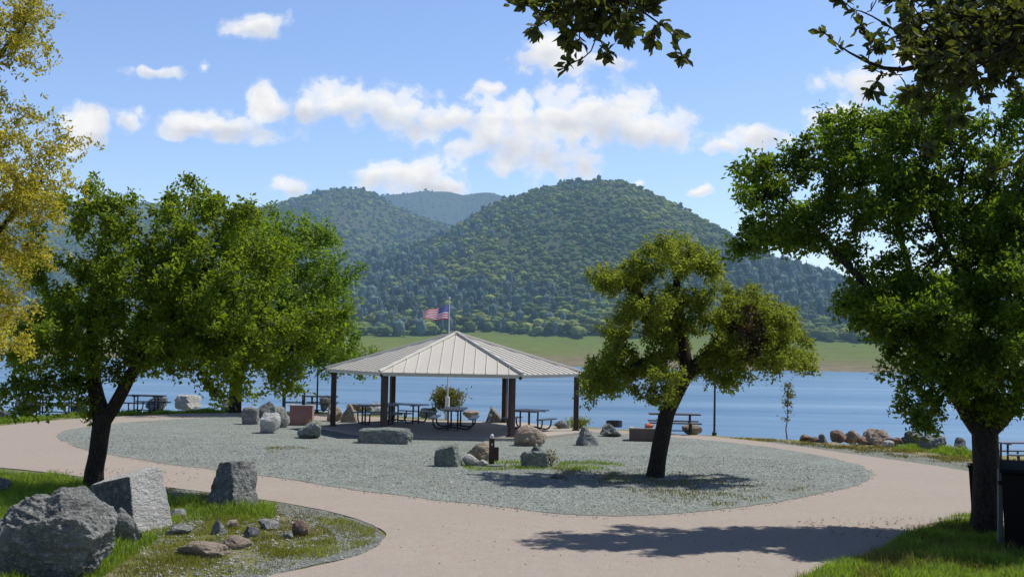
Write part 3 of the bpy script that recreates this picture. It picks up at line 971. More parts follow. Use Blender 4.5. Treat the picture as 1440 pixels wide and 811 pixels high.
# leaning oak on the gravel
make_tree('oak_tree', 'leaning oak with olive spreading crown alone on the gravel island', (921, 672),
    [[(919, 674, 14, 0), (925, 645, 11.8, 0), (931, 615, 12, 0), (938, 580, 10.5, 0), (952, 548, 10.5, 0), (968, 523, 10, 0), (962, 490, 8, 0.1), (954, 450, 7, 0.2), (950, 410, 6, 0.1), (955, 370, 4, 0)],
     [(968, 525, 9, 0), (990, 503, 8, -0.1), (1020, 488, 7, -0.2), (1055, 484, 5, -0.3), (1085, 478, 3, -0.3)],
     [(954, 450, 5, 0.2), (915, 425, 4.5, 0.1), (880, 400, 3.5, 0), (855, 385, 2.5, 0)],
     [(962, 500, 5, 0.1), (920, 500, 4, -0.4), (880, 520, 3, -0.6), (850, 540, 2, -0.6)],
     [(1000, 497, 5, -0.1), (1030, 450, 4, 0.3), (1050, 425, 3, 0.4)]],
    [(945, 358, 50, 22, 0, 1.0, 1.7), (985, 372, 26, 22, 0, 0.8, 1.1), (862, 388, 32, 26, 0, 0.7, 0.8), (905, 400, 45, 30, 0, 0.9, 0.9), (900, 455, 45, 34, 0, 0.9, 0.7), (865, 515, 42, 32, -0.4, 0.8, 0.9), (838, 548, 24, 12, -0.5, 0.5, 0.4),
     (910, 525, 45, 28, -0.3, 0.8, 0.8), (955, 450, 40, 50, 0.7, 0.8, 0.9), (1000, 440, 34, 22, 0, 0.9, 0.8), (1015, 485, 45, 28, 0.2, 0.8, 0.8), (1062, 447, 58, 28, 0, 0.9, 2.2), (1108, 485, 22, 42, 0, 0.8, 1.2), (1055, 490, 55, 32, -0.2, 0.9, 1), (1105, 520, 20, 24, 0, 0.5, 0.4), (1005, 525, 45, 24, -0.2, 0.6, 0.8), (955, 535, 30, 14, 0, 0.5, 0.25)],
    M_LEAF_MID, 92000, 0.085, seed=21, natt=2400, clusters=145, csig=0.18, deep=1.2, D=0.14, spread=0.08, droop=0.5, hang=0.08, dead=(1052, 470, 22, 42, -0.5, 0.9))

# right hand oak
make_tree('oak_tree', 'tall dark oak with thick trunk in front of the tapered trash can at the right', (1387, 750),
    [[(1387, 754, 26, 0.0), (1386, 720, 19.5, 0.0), (1386, 680, 18, 0.05), (1386, 640, 18, 0.15), (1384, 608, 18, 0.35), (1384, 560, 12, 0.7), (1375, 490, 9, 0.8), (1362, 410, 7, 0.9), (1355, 320, 5, 0.8), (1350, 240, 3, 0.6)],
     [(1380, 612, 15, 0.35), (1355, 572, 11, 0.4), (1325, 528, 9, 0.3), (1285, 480, 7, 0.1), (1235, 420, 5.5, 0), (1180, 360, 4.5, -0.1), (1130, 310, 3, -0.1)],
     [(1390, 612, 15, 0.35), (1418, 578, 12, 0.5), (1445, 530, 10, 0.5), (1462, 460, 8, 0.3), (1475, 380, 6, 0), (1470, 290, 4, 0)],
     [(1325, 528, 6, 0.3), (1290, 420, 5, 0.9), (1265, 330, 4, 1.2), (1240, 250, 3, 1)],
     [(1362, 410, 5, 0.9), (1320, 330, 4, 0.2), (1290, 240, 3, -0.2)],
     [(1462, 460, 5, .3), (1420, 400, 4, -0.6), (1400, 300, 3, -0.9)]],
    [(1085, 270, 50, 48, 0, 1.0, 1.4), (1060, 335, 36, 40, 0, 0.8, 1.2), (1125, 225, 50, 38, 0, 1, 0.9), (1110, 355, 58, 38, 0, 1, 1.2), (1200, 198, 62, 48, 0, 1.2, 1.5), (1270, 165, 58, 44, 0, 1.2, 1.5),
     (1350, 160, 70, 45, 0, 1.4, 1.1), (1430, 190, 70, 60, 0, 1.5, 1.2), (1190, 290, 70, 55, 0, 1.3, 1), (1280, 270, 80, 70, 0, 1.6, 1.2), (1370, 280, 80, 80, 0, 1.7, 1.3), (1450, 320, 80, 90, -0.2, 1.7, 1.3),
     (1190, 375, 50, 32, 0, 1, 0.7), (1250, 390, 60, 45, 0, 1.2, 1), (1330, 400, 80, 65, 0, 1.5, 1.2), (1420, 440, 80, 75, -0.3, 1.5, 1.2), (1300, 490, 50, 35, 0, 1, 0.8), (1285, 545, 24, 24, 0, 0.5, 0.25), (1320, 560, 35, 22, 0, 0.6, 0.3), (1370, 510, 60, 40, 0, 1, 0.8),
     (1430, 540, 50, 35, 0, 0.9, 0.6), (1520, 300, 80, 110, 0, 1.8, 1.1), (1520, 450, 80, 90, 0, 1.7, 1), (1500, 190, 70, 60, 0, 1.4, .9), (1245, 480, 18, 16, 0, 0.4, 0.12),
     (1300, 530, 40, 30, -0.3, 0.6, 0.7), (1350, 480, 70, 50, -1.0, 0.6, 1.0), (1290, 590, 28, 16, -0.2, 0.4, 0.25), (1410, 510, 50, 40, -1.0, 0.6, 0.8), (1260, 440, 60, 40, -0.8, 0.6, 0.8), (1610, 340, 80, 90, 0, 1.5, 1.0), (1600, 460, 70, 70, 0, 1.4, 1.0), (1560, 550, 60, 40, 0, 1.2, .8), (1400, 420, 70, 55, -1.7, 0.8, 0.9), (1480, 430, 80, 65, -1.7, 0.9, 1.0), (1570, 420, 80, 75, -1.7, 0.9, 1.0), (1640, 400, 70, 75, -1.4, 0.9, 0.9), (1310, 500, 55, 35, 0.5, 0.6, 1.1), (1240, 420, 60, 40, 0.6, 0.7, 0.9), (1360, 450, 70, 50, 0.9, 0.7, 0.9)],
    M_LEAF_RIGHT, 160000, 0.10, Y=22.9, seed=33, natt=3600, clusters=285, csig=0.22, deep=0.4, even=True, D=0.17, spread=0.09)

# yellow spring oak, trunk outside the frame on the left
make_tree('oak_tree', 'oak with golden new leaves reaching in from the left edge', (-160, 835),
    [[(-160, 838, 26, 0), (-158, 760, 22, 0), (-150, 650, 20, 0), (-140, 540, 17, 0), (-125, 420, 13, 0), (-110, 300, 10, 0), (-95, 180, 7, 0), (-85, 60, 5, 0)],
     [(-130, 460, 9, 0), (-80, 400, 7, 0), (-30, 350, 5, 0), (20, 300, 3.5, 0), (60, 260, 2.5, 0)],
     [(-112, 310, 8, 0), (-60, 220, 6, 0), (-20, 120, 4.5, 0), (10, 60, 3, 0), (40, 30, 2, 0)],
     [(-140, 540, 8, 0), (-90, 500, 6, 0.3), (-40, 460, 4, 0.3), (0, 430, 3, 0.2)],
     [(-125, 420, 8, 0), (-180, 340, 6, 0.3), (-230, 260, 4, 0.3)]],
    [(25, 12, 42, 22, 0, 0.5, 0.8), (45, 55, 22, 30, 0, 0.4, 0.5), (5, 25, 20, 20, 0, 0.4, 0.3), (-60, 30, 50, 40, 0, 0.8, 0.8), (15, 185, 34, 36, 0, 0.6, 0.8), (66, 208, 32, 36, 0, 0.6, 0.7), (50, 275, 40, 38, 0, 0.6, 0.8), (10, 230, 40, 50, 0, 0.7, 0.8),
     (20, 340, 42, 40, 0, 0.6, 0.8), (12, 415, 30, 42, 0, 0.6, 0.8), (-10, 470, 30, 40, 0, 0.6, 0.7), (-70, 300, 70, 90, 0, 1, 1), (-80, 430, 70, 60, 0, 0.9, 0.9), (-200, 300, 80, 90, 0, 1.0, 0.9), (-150, 150, 80, 80, 0, 1, 0.9), (-200, 420, 70, 60, 0, 1, .8)],
    M_LEAF_YELLOW, 64000, 0.052, Y=15.5, seed=44, natt=3000, clusters=190, csig=0.16, D=0.09, spread=0.07, tip=0.003, rleaf=0.010)

# ------------------------------------------------------------------ oak overhead: trunk right of the view, limbs reaching over it
def big_leaf(n_, ctr, axis, rg, size):
    """obovate leaves with a folded midrib: 8 vertices, 6 faces"""
    out = []
    prof = [(0.0, 0.03), (0.35, 0.26), (0.7, 0.36), (1.0, 0.05)]
    nn = rg.normal(size=(n_, 3)); nn[:, 2] += 0.7
    a = axis + rg.normal(size=(n_, 3)) * 0.55
    a /= np.linalg.norm(a, axis=1)[:, None]
    nn -= a * (nn * a).sum(1)[:, None]
    nn /= np.linalg.norm(nn, axis=1)[:, None]
    b = np.cross(nn, a)
    L = size * rg.uniform(0.55, 1.15, (n_, 1))
    rows = []
    for s, w in prof:
        mid = ctr + a * L * s - nn * L * 0.10 * s * s
        rows += [mid + b * L * w * 0.62 + nn * L * w * 0.25, mid, mid - b * L * w * 0.62 + nn * L * w * 0.25]
    V = np.stack(rows, 1).reshape(-1, 3)
    base = (np.arange(n_) * 12)[:, None, None]
    q = []
    for r in range(3):
        for c in range(2):
            i = r * 3 + c
            q.append([i, i + 1, i + 4, i + 3])
    return V, (base + np.array(q)[None]).reshape(-1, 4)

def overhead_oak():
    rg = np.random.default_rng(77)
    tx, ty = 4.6, 1.2
    gz = ground_z(tx, ty)
    S, par, rad = [], [], []
    def line(pts, r0, r1, start=None, D=0.07, wob=0.012):
        prev = -1 if start is None else min(range(len(S)), key=lambda k: np.linalg.norm(S[k] - np.array(pts[0])))
        if start is not None: pts = [tuple(S[prev])] + list(pts[1:])
        tot = sum(np.linalg.norm(np.array(pts[i + 1]) - np.array(pts[i])) for i in range(len(pts) - 1))
        run = 0
        for i in range(len(pts) - 1):
            a, b = np.array(pts[i], float), np.array(pts[i + 1], float)
            m = max(2, int(np.linalg.norm(b - a) / D))
            for k in range(0 if (i == 0 and start is None) else 1, m + 1):
                q = a + (b - a) * k / m + rg.normal(size=3) * wob
                run_k = run + np.linalg.norm(b - a) * k / m
                S.append(q); par.append(prev); rad.append(r0 + (r1 - r0) * run_k / tot)
                prev = len(S) - 1
            run += np.linalg.norm(b - a)
    line([(tx, ty, gz - 0.2), (tx + 0.05, ty, gz + 1.2), (tx - 0.05, ty + 0.1, gz + 2.6), (tx - 0.2, ty + 0.4, 4.7), (tx - 0.5, ty + 0.8, 5.6)], 0.26, 0.12, None, 0.2, 0.01)
    P_ = lambda px, py, Y: tuple(Q(px, py, Y))
    # limb A towards the right top corner of the view
    line([(tx - 0.2, ty + 0.4, 4.7), (3.6, 3.2, 4.95), P_(1560, 10, 4.6), P_(1440, 40, 4.6), P_(1330, 85, 4.7), P_(1240, 108, 4.8), P_(1185, 72, 4.8)], 0.10, 0.004, True)
    line([P_(1500, 20, 4.6), P_(1420, 55, 4.4), P_(1330, 120, 4.4), P_(1300, 150, 4.4)], 0.02, 0.003, True)
    line([P_(1500, 20, 4.6), P_(1400, 10, 4.7), P_(1330, 25, 4.8), P_(1290, 40, 4.8)], 0.016, 0.003, True)
    line([P_(1500, 20, 4.6), P_(1450, 70, 4.8), P_(1400, 115, 4.9), P_(1360, 120, 4.9)], 0.016, 0.003, True)
    line([P_(1330, 85, 4.7), P_(1270, 60, 4.9), P_(1225, 20, 5.0), P_(1200, 8, 5.0)], 0.010, 0.003, True)
    line([P_(1520, 10, 4.6), P_(1500, 90, 4.7), P_(1470, 170, 4.7), P_(1442, 222, 4.7)], 0.014, 0.003, True)
    # limb B crossing above the frame, drooping into it near the middle
    line([(tx - 0.5, ty + 0.8, 5.6), (3.0, 3.3, 5.9), (1.6, 4.2, 5.5), P_(960, -110, 4.5), P_(880, -30, 4.5), P_(840, 8, 4.5)], 0.08, 0.008, True)
    line([P_(840, 8, 4.5), P_(800, 12, 4.5), P_(765, 18, 4.5), P_(752, 8, 4.5)], 0.006, 0.003, True)
    line([P_(840, 8, 4.5), P_(838, 34, 4.5), P_(833, 58, 4.5)], 0.006, 0.003, True)
    line([P_(860, -10, 4.5), P_(895, 10, 4.4), P_(925, 30, 4.4), P_(945, 44, 4.4)], 0.008, 0.003, True)
    line([P_(880, -30, 4.5), P_(850, -10, 4.7), P_(800, 0, 4.7), P_(770, 0, 4.7)], 0.007, 0.003, True)
    for k in range(20):      # dense spray in the right top corner
        y0 = rg.uniform(-10, 60); x0 = rg.uniform(1400, 1480)
        dpt = rg.uniform(4.3, 5.1)
        line([P_(1500, 20, 4.6), P_(x0, y0, dpt), P_(x0 - rg.uniform(40, 110), y0 + rg.uniform(-30, 60), dpt), P_(x0 - rg.uniform(90, 160), y0 + rg.uniform(-20, 90), dpt)], 0.009, 0.003, True)
    for k in range(11):      # small sprays at the top middle
        x0 = rg.uniform(770, 880)
        line([P_(840, 8, 4.5), P_((840 + x0) / 2, 0, 4.5 + rg.uniform(-.2, .2)), P_(x0, rg.uniform(-12, 24), 4.5 + rg.uniform(-.2, .2))], 0.006, 0.003, True)
    S_ = list(S); n0 = len(S)
    # short side twigs
    order = [i for i in range(n0) if rad[i] < 0.022 and S[i][1] > 3.8]
    twig = []
    cnt = {i: 0 for i in order}
    for i in order:
        dens = 1.0 if S[i][0] > 1.0 else 0.9
        if rg.uniform() > 0.95 * dens: continue
        p = i
        d = S[i] - S[par[i]]; d /= np.linalg.norm(d)
        side = rg.normal(size=3); side -= d * (side @ d); side /= np.linalg.norm(side)
        d = d * 0.55 + side * 0.9 + np.array([0, 0, -0.12])
        for k in range(rg.integers(2, 5)):
            d = d / np.linalg.norm(d) + rg.normal(size=3) * 0.25
            q = S[p] + d / np.linalg.norm(d) * 0.042
            S.append(q); par.append(p); rad.append(0.0028)
            p = len(S) - 1
        twig.append(p)
    pos, pa, ra = np.array(S), np.array(par), np.array(rad)
    V, Q4 = tubes(pos, pa, ra)
    off = np.array([tx, ty, gz])
    root = empty('oak_tree', tuple(off))
    tag(root, 'near oak with dark leafy limbs hanging into the top edge of the view', 'tree')
    link('trunk', np_mesh('trunk', V - off, [Q4], True), M_BARK, root)
    idx = np.array([i for i in range(n0, len(S))] + [i for i in range(n0) if rad[i] < 0.006])
    idx = idx[pos[idx, 1] > 3.5]
    wt = np.where(np.isin(idx, twig), 7.0, 1.0)
    pick = rg.choice(idx, 7200, p=wt / wt.sum())
    ax = pos[pick] - pos[pa[pick]]; ax /= np.linalg.norm(ax, axis=1)[:, None] + 1e-9
    LV, LQ = big_leaf(len(pick), pos[pick] + rg.normal(size=(len(pick), 3)) * 0.006 - off, ax * 0.9 + rg.normal(size=ax.shape) * 0.5, rg, 0.052)
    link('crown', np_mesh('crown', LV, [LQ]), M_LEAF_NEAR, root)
overhead_oak()

# sapling and bushes
def small_plant(name, label, cat, px, py, h_px, w_px, mat, nl, leaf, seed, trunk=True, group=None, stems=1, sparse=False):
    rg = np.random.default_rng(seed)
    b = G(px, py)
    h = h_px / F * b.y; w = w_px / F * b.y
    root = empty(name, (b.x, b.y, 0))
    tag(root, label, cat, group)
    mb = MB()
    tips = []
    for s in range(stems):
        a = rg.uniform(0, 6.28); sp = 0 if stems == 1 else rg.uniform(0.1, 0.5)
        pts = [Vector((0, 0, -0.05))]
        for k in range(1, 7):
            f = k / 6
            pts.append(Vector((math.cos(a) * sp * w * f + rg.normal() * 0.02, math.sin(a) * sp * w * f + rg.normal() * 0.02, h * f * (0.97 if stems == 1 else rg.uniform(0.8, 0.95)))))
        r0 = max(0.012, h * 0.013)
        mb.tube(pts, [r0 * (1 - 0.8 * k / 6) for k in range(7)], 6)
        for k in range(2, 7):
            for _ in range(5 if stems == 1 else 3):
                an = rg.uniform(0, 6.28); L = w * 0.5 * rg.uniform(0.4, 1.0) * (1.2 - 0.12 * k)
                e = pts[k] + Vector((math.cos(an) * L, math.sin(an) * L, L * rg.uniform(0.1, 0.9)))
                e.z = min(e.z, h)
                mb.tube([pts[k], (pts[k] + e) / 2 + Vector((0, 0, 0.02)), e], [r0 * 0.35, r0 * 0.25, r0 * 0.12], 4)
                tips += [pts[k] + (e - pts[k]) * f for f in (0.35, 0.6, 0.8, 1.0)]
    mb.build('stem', M_BARK_GREY, root, True)
    T = np.array([t[:] for t in tips])
    if sparse:
        wz = np.where(T[:, 2] > h * 0.62, 4.0, 1.0)
    else:
        wz = np.ones(len(T))
    pick = rg.choice(len(T), nl, p=wz / wz.sum())
    LV, LQ = leaf_quads(T[pick] + rg.normal(size=(nl, 3)) * leaf * 0.9, leaf, rg, 0.3)
    LV[:, 2] = np.maximum(LV[:, 2], 0.02)
    link('foliage', np_mesh('foliage', LV, [LQ]), mat, root)
    return root
small_plant('sapling', 'thin young sapling with sparse yellowish leaves on the lake bank', 'tree', 1107, 616, 74, 17, M_BUSH, 420, 0.10, 3, sparse=True)
small_plant('bush', 'rounded yellow green bush behind the pavilion flagpole', 'bush', 628, 586, 36, 46, M_BUSH, 2600, 0.13, 5, stems=9)
small_plant('weed', 'tall dry weed growing beside the flat topped stone', 'plant', 775, 657, 22, 18, M_DRY, 140, 0.07, 6, stems=5)
small_plant('shrub', 'low shrub on the bank beside the right pavilion post', 'bush', 812, 605, 14, 34, M_LEAF_MID, 700, 0.09, 7, stems=7)
small_plant('shrub', 'small green shrub against the grey boulder beside the pavilion slab', 'bush', 440, 612, 18, 26, M_LEAF_MID, 260, 0.07, 9, stems=5)

# ------------------------------------------------------------------ pavilion
M_POST = simple('brown_steel', (0.050, 0.026, 0.020), 0.55, 0.0, 0.2, 3, 0.05)
M_TRIM = simple('dark_trim', (0.03, 0.02, 0.016), 0.6)
M_CONC = simple('slab_concrete', (0.36, 0.325, 0.285), 0.9, 0, 0.14, 1.3, 0.3, 0.2)
def mat_roof():
    m, t, out = material('roof_metal')
    tc = t.n('ShaderNodeTexCoord').outputs['Object']
    n1 = t.noise(tc, 0.8, 6, 0.65)
    mp = t.n('ShaderNodeMapping', {}, Vector=tc); mp.inputs['Scale'].default_value = (4, 4, 0.7)
    n2 = t.noise(mp.outputs[0], 3.0, 5, 0.7)
    c = t.mix(n1, (0.49, 0.465, 0.415), (0.58, 0.555, 0.50))
    c = t.mix(t.ramp(n2, [(0.5, grey(0)), (0.75, grey(0.35))]), c, (0.45, 0.42, 0.38))
    sp_ = t.n('ShaderNodeSeparateXYZ', {}, Vector=tc)
    low = t.math('MULTIPLY_ADD', sp_.outputs[2], -1.1, 3.1, clamp=True)
    n3 = t.noise(tc, 2.2, 7, 0.75, 0.6)
    c = t.mix(t.math('MULTIPLY', low, t.ramp(n3, [(0.50, grey(0)), (0.72, grey(0.55))])), c, (0.36, 0.31, 0.25))
    p = t.n('ShaderNodeBsdfPrincipled', {}, Base_Color=c, Roughness=0.48, Normal=bump(t, n1, 0.08, 0.02))
    p.inputs['Specular IOR Level'].default_value = 0.4
    t.link(p.outputs[0], out.inputs[0])
    return m
M_ROOF = mat_roof()

PC = Vector((-2.09, 47.2, 0)); PROT = R(0.4); RR = 4.93; PR = 4.62; EAVE = 2.30; APEX = 3.72
pav = empty('pavilion', PC, PROT)
tag(pav, 'hexagonal picnic pavilion with pale standing seam metal roof on brown posts', 'pavilion')
def hexp(r, k, z): return Vector((r * math.cos(R(60 * k)), r * math.sin(R(60 * k)), z))
# slab (seven sided apron as seen)
mb = MB()
top = [hexp(5.25, k, 0.13) for k in range(6)]; bot = [hexp(5.25, k, 0.0) for k in range(6)]
mb.add(top + bot, [tuple(range(6))] + [(k, (k + 1) % 6, 6 + (k + 1) % 6, 6 + k) for k in range(6)])
mb.build('floor_slab', M_CONC, pav)
# six roof panels with standing seams
for k in range(6):
    mb = MB()
    a, b, c = hexp(RR, k, EAVE), hexp(RR, k + 1, EAVE), Vector((0, 0, APEX))
    n = (b - a).cross(c - a).normalized()
    th = 0.05
    mb.add([a, b, c, a - n * th, b - n * th, c - n * th], [(0, 1, 2), (5, 4, 3), (0, 3, 4, 1), (1, 4, 5, 2), (2, 5, 3, 0)])
    e = (b - a).normalized(); mid = (a + b) / 2; upv = (c - mid)
    W = (b - a).length / 2
    m = 12
    for s in range(-m + 1, m):
        u = s / m * W if False else s * 0.405
        if abs(u) > W - 0.12: continue
        f = 1 - abs(u) / W
        p0 = mid + e * u + n * 0.001; p1 = mid + e * u + upv * f * 0.985 + n * 0.001
        hw, hh = e * 0.010, n * 0.030
        mb.add([p0 - hw, p0 + hw, p1 + hw, p1 - hw, p0 - hw + hh, p0 + hw + hh, p1 + hw + hh, p1 - hw + hh],
               [(4, 5, 6, 7), (0, 1, 5, 4), (1, 2, 6, 5), (2, 3, 7, 6), (3, 0, 4, 7)])
    mb.build('roof_panel', M_ROOF, pav)
    # eave fascia
    fb = MB()
    d = (a + b).normalized()
    q = 0.986
    A, B = hexp(RR * q, k, 0), hexp(RR * q, k + 1, 0)
    zt, zb = EAVE - 0.045, EAVE - 0.13
    o2 = Vector((-d.x, -d.y, 0)) * 0.05
    fb.add([A + Vector((0, 0, zb)), B + Vector((0, 0, zb)), B + Vector((0, 0, zt)), A + Vector((0, 0, zt)),
            A + o2 + Vector((0, 0, zb)), B + o2 + Vector((0, 0, zb)), B + o2 + Vector((0, 0, zt)), A + o2 + Vector((0, 0, zt))],
           [(0, 1, 2, 3), (5, 4, 7, 6), (0, 4, 5, 1), (3, 2, 6, 7), (0, 3, 7, 4), (1, 5, 6, 2)])
    fb.build('fascia', M_ROOF, pav)
for k in range(6):
    # hip cap
    hb = MB()
    a, c = hexp(RR + 0.02, k, EAVE + 0.03), Vector((0, 0, APEX + 0.035))
    hb.tube([a, a + (c - a) * 0.5, c], [0.062, 0.062, 0.062], 6)
    hb.build('hip_cap', M_ROOF, pav)
    rb = MB()
    ang = R(60 * k)
    a = hexp(PR + 0.24, k, EAVE - 0.12); c = Vector((0, 0, APEX - 0.22))
    rb.tube([a, c], 0.07, 4)
    rb.build('rafter', M_TRIM, pav)
    pb = MB()
    p = hexp(PR, k, 0)
    p.x += {1: -0.40, 2: -0.42, 5: -0.18}.get(k, 0)
    zt = EAVE - 0.08
    pb.box((p.x, p.y, (0.132 + zt) / 2), (0.19, 0.19, zt - 0.132), rz=ang, bev=0.012)
    pb.box((p.x, p.y, 0.15), (0.28, 0.28, 0.03), rz=ang, bev=0.004)
    pb.build('post', M_POST, pav)
cb = MB()
cb.tube([(0, 0, APEX - 0.02), (0, 0, APEX + 0.06), (0, 0, APEX + 0.10)], [0.16, 0.15, 0.03], 12)
cb.build('finial_cap', M_ROOF, pav)

# ------------------------------------------------------------------ flag
M_POLE = simple('pole_aluminium', (0.62, 0.63, 0.64), 0.4, 0.3, 0.05)
FPY = 54.5
fp_b, fp_t = Q(628.5, 588, FPY), Q(632.5, 420, FPY)
fpx = (fp_b.x + fp_t.x) / 2
fp = empty('flagpole', (fpx, FPY, 0))
tag(fp, 'tall slim pale flagpole rising behind the pavilion roof', 'flagpole')
MB().tube([(0, 0, 0.9), (0, 0, 3), (0, 0, fp_t.z)], [0.036, 0.034, 0.026], 10).build('pole', M_POLE, fp)
MB().tube([(0, 0, -0.05), (0, 0, 1.0), (0, 0, 1.02)], [0.11, 0.10, 0.05], 12).build('base_sleeve', M_POLE, fp)
bm = bmesh.new(); bmesh.ops.create_uvsphere(bm, u_segments=10, v_segments=6, radius=0.05); bm.transform(Matrix.Translation((0, 0, fp_t.z + 0.03)))
me = bpy.data.meshes.new('ball_finial'); bm.to_mesh(me); bm.free()
link('ball_finial', me, M_POLE, fp)
def mat_flag():
    m, t, out = material('flag_cloth')
    uv = t.n('ShaderNodeTexCoord').outputs['UV']
    s = t.n('ShaderNodeSeparateXYZ', {}, Vector=uv)
    u, v = s.outputs[0], s.outputs[1]
    k = t.math('MODULO', t.math('FLOOR', t.math('MULTIPLY', v, 13.0)), 2.0)
    c = t.mix(k, (0.75, 0.04, 0.06), (0.95, 0.95, 0.95))
    can = t.math('MULTIPLY', t.math('LESS_THAN', u, 0.40), t.math('GREATER_THAN', v, 6 / 13))
    # staggered rows of stars
    cu = t.math('MULTIPLY', u, 11 / 0.40); cv = t.math('MULTIPLY', t.math('SUBTRACT', v, 6 / 13), 9 / (7 / 13))
    fu = t.math('SUBTRACT', t.math('FRACT', cu), 0.5); fv = t.math('SUBTRACT', t.math('FRACT', cv), 0.5)
    dd = t.math('ADD', t.math('MULTIPLY', fu, fu), t.math('MULTIPLY', fv, fv))
    par_ = t.math('MODULO', t.math('ADD', t.math('FLOOR', cu), t.math('FLOOR', cv)), 2.0)
    star = t.math('MULTIPLY', t.math('LESS_THAN', dd, 0.14), t.math('LESS_THAN', par_, 0.5))
    cc = t.mix(star, (0.035, 0.05, 0.30), (0.85, 0.85, 0.85))
    c = t.mix(can, c, cc)
    d = t.n('ShaderNodeBsdfDiffuse', {}, Color=c)
    tr = t.n('ShaderNodeBsdfTranslucent', {}, Color=c)
    mx = t.n('ShaderNodeMixShader', {}, Fac=0.68)
    t.link(d.outputs[0], mx.inputs[1]); t.link(tr.outputs[0], mx.inputs[2])
    t.link(mx.outputs[0], out.inputs[0])
    return m
hoist_t, hoist_b = Q(631.5, 427.5, FPY), Q(631, 449.5, FPY)
H = hoist_t.z - hoist_b.z
LEN = 36.5 / F * FPY
nu, nv = 40, 20
vs, uvs = [], []
for j in range(nv + 1):
    for i in range(nu + 1):
        u, v = i / nu, j / nv
        droop = -0.30 * u ** 1.1 * v - 0.03 * u + 0.03 * math.sin(u * 10)
        vs.append((-u * LEN, 0.10 * math.sin(u * 9 + v * 1.2) * u ** 0.6, (v - 0.5) * H * (1 - 0.12 * u) + droop + 0.03 * math.sin(u * 7 + 1) * u))
        uvs.append((u, v))
fs = [(j * (nu + 1) + i, j * (nu + 1) + i + 1, (j + 1) * (nu + 1) + i + 1, (j + 1) * (nu + 1) + i) for j in range(nv) for i in range(nu)]
me = bpy.data.meshes.new('flag'); me.from_pydata(vs, [], fs)
ul = me.uv_layers.new(name='uv')
for l in me.loops: ul.data[l.index].uv = uvs[l.vertex_index]
for p in me.polygons: p.use_smooth = True
fl = link('flag', me, mat_flag())
fl.location = (fpx - 0.03, FPY, (hoist_t.z + hoist_b.z) / 2)
fl.rotation_euler = (0, 0, R(10))
tag(fl, 'red white and blue stars and stripes flag blowing from the flagpole', 'flag')

# ------------------------------------------------------------------ picnic tables
M_TOP = simple('table_top_coated', (0.16, 0.175, 0.21), 0.36, 0, 0.12, 8, 0.05, 0.5)
M_LEG = simple('table_frame', (0.035, 0.035, 0.040), 0.5)
M_WOOD = simple('weathered_planks', (0.075, 0.062, 0.055), 0.75, 0, 0.3, 5, 0.2, 0.3)

def picnic_table(x, y, z, rz, label, group, L=1.75, W=0.74, top=M_TOP, ztop=0.76, curved=True):
    root = empty('picnic_table', (x, y, z), rz)
    tag(root, label, 'picnic table', group)
    t = MB()
    for i in range(3):
        t.box((0, (i - 1) * W / 3, ztop), (L, W / 3 - 0.012, 0.045), bev=0.008)
    for s in (-1, 1): t.box((s * L * 0.30, 0, ztop - 0.04), (0.06, W * 0.9, 0.035))
    t.build('table_top', top, root)
    for s in (-1, 1):
        b = MB()
        b.box((0, s * 0.74, 0.45), (L, 0.27, 0.045), bev=0.008)
        b.build('bench_seat', top, root)
    for e in (-1, 1):
        f = MB()
        for s in (-1, 1):
            f.tube([(e * L * 0.30, s * 0.18, ztop - 0.055), (e * L * 0.30, s * 0.18, 0.10)], 0.032, 8)
            pts = [(e * L * 0.30, s * 0.18, 0.10)]
            for k in range(7):
                a = k / 6 * math.pi / 2
                pts.append((e * L * 0.30, s * (0.50 + 0.24 * math.sin(a)), 0.30 - 0.24 * math.cos(a)))
            pts.append((e * L * 0.30, s * 0.74, 0.425))
            f.tube(pts, 0.03, 8)
            f.tube([(e * L * 0.30, s * 0.18, 0.10), (e * L * 0.30, s * 0.18, 0.0)], 0.03, 8)
        f.tube([(e * L * 0.30, -0.18, 0.12), (e * L * 0.30, 0.18, 0.12)], 0.03, 8)
        f.build('end_frame', M_LEG, root, True)
    br = MB()
    br.tube([(-L * 0.3, 0, 0.12), (L * 0.3, 0, 0.12)], 0.022, 6)
    br.build('brace', M_LEG, root)
    return root
gp = 'metal picnic tables under the pavilion'
p = G(527, 604); picnic_table(Q(528, 590, 48.2).x, 48.2, 0.13, R(25), 'metal picnic table under the pavilion nearest its left post', gp, L=1.6)
picnic_table(Q(570, 590, 49.6).x, 49.6, 0.13, R(-32), 'metal picnic table behind the front left post of the pavilion', gp, L=1.7)
picnic_table(Q(639, 590, 46.6).x, 46.6, 0.13, R(88), 'metal picnic table seen end on under the middle of the pavilion', gp, L=2.3, W=0.86)
picnic_table(Q(744, 590, 46.7).x, 46.7, 0.13, R(62), 'metal picnic table at the sunny right edge of the pavilion', gp, L=1.25, W=1.1)
# outside tables
def table_at(px, py, rz, label, L=1.9, top=M_WOOD):
    q = G(px, py)
    return picnic_table(q.x, q.y, 0, rz, label, 'picnic tables along the lake bank', L, 0.74, top)
table_at(78, 583, R(4), 'dark picnic table between two boulders on the far left bank', 2.0)
table_at(205, 580, R(-8), 'dark picnic table on the bank seen through the fork of the left oak', 1.6)
table_at(452, 580, R(5), 'dark picnic table beyond the arched frame at the water edge', 1.5)
table_at(948, 609.5, R(-4), 'dark picnic table on the bank behind the leaning oak trunk', 2.0)
table_at(1432, 658, R(10), 'pale topped picnic table by the lake at the right edge', 1.5, M_TOP)

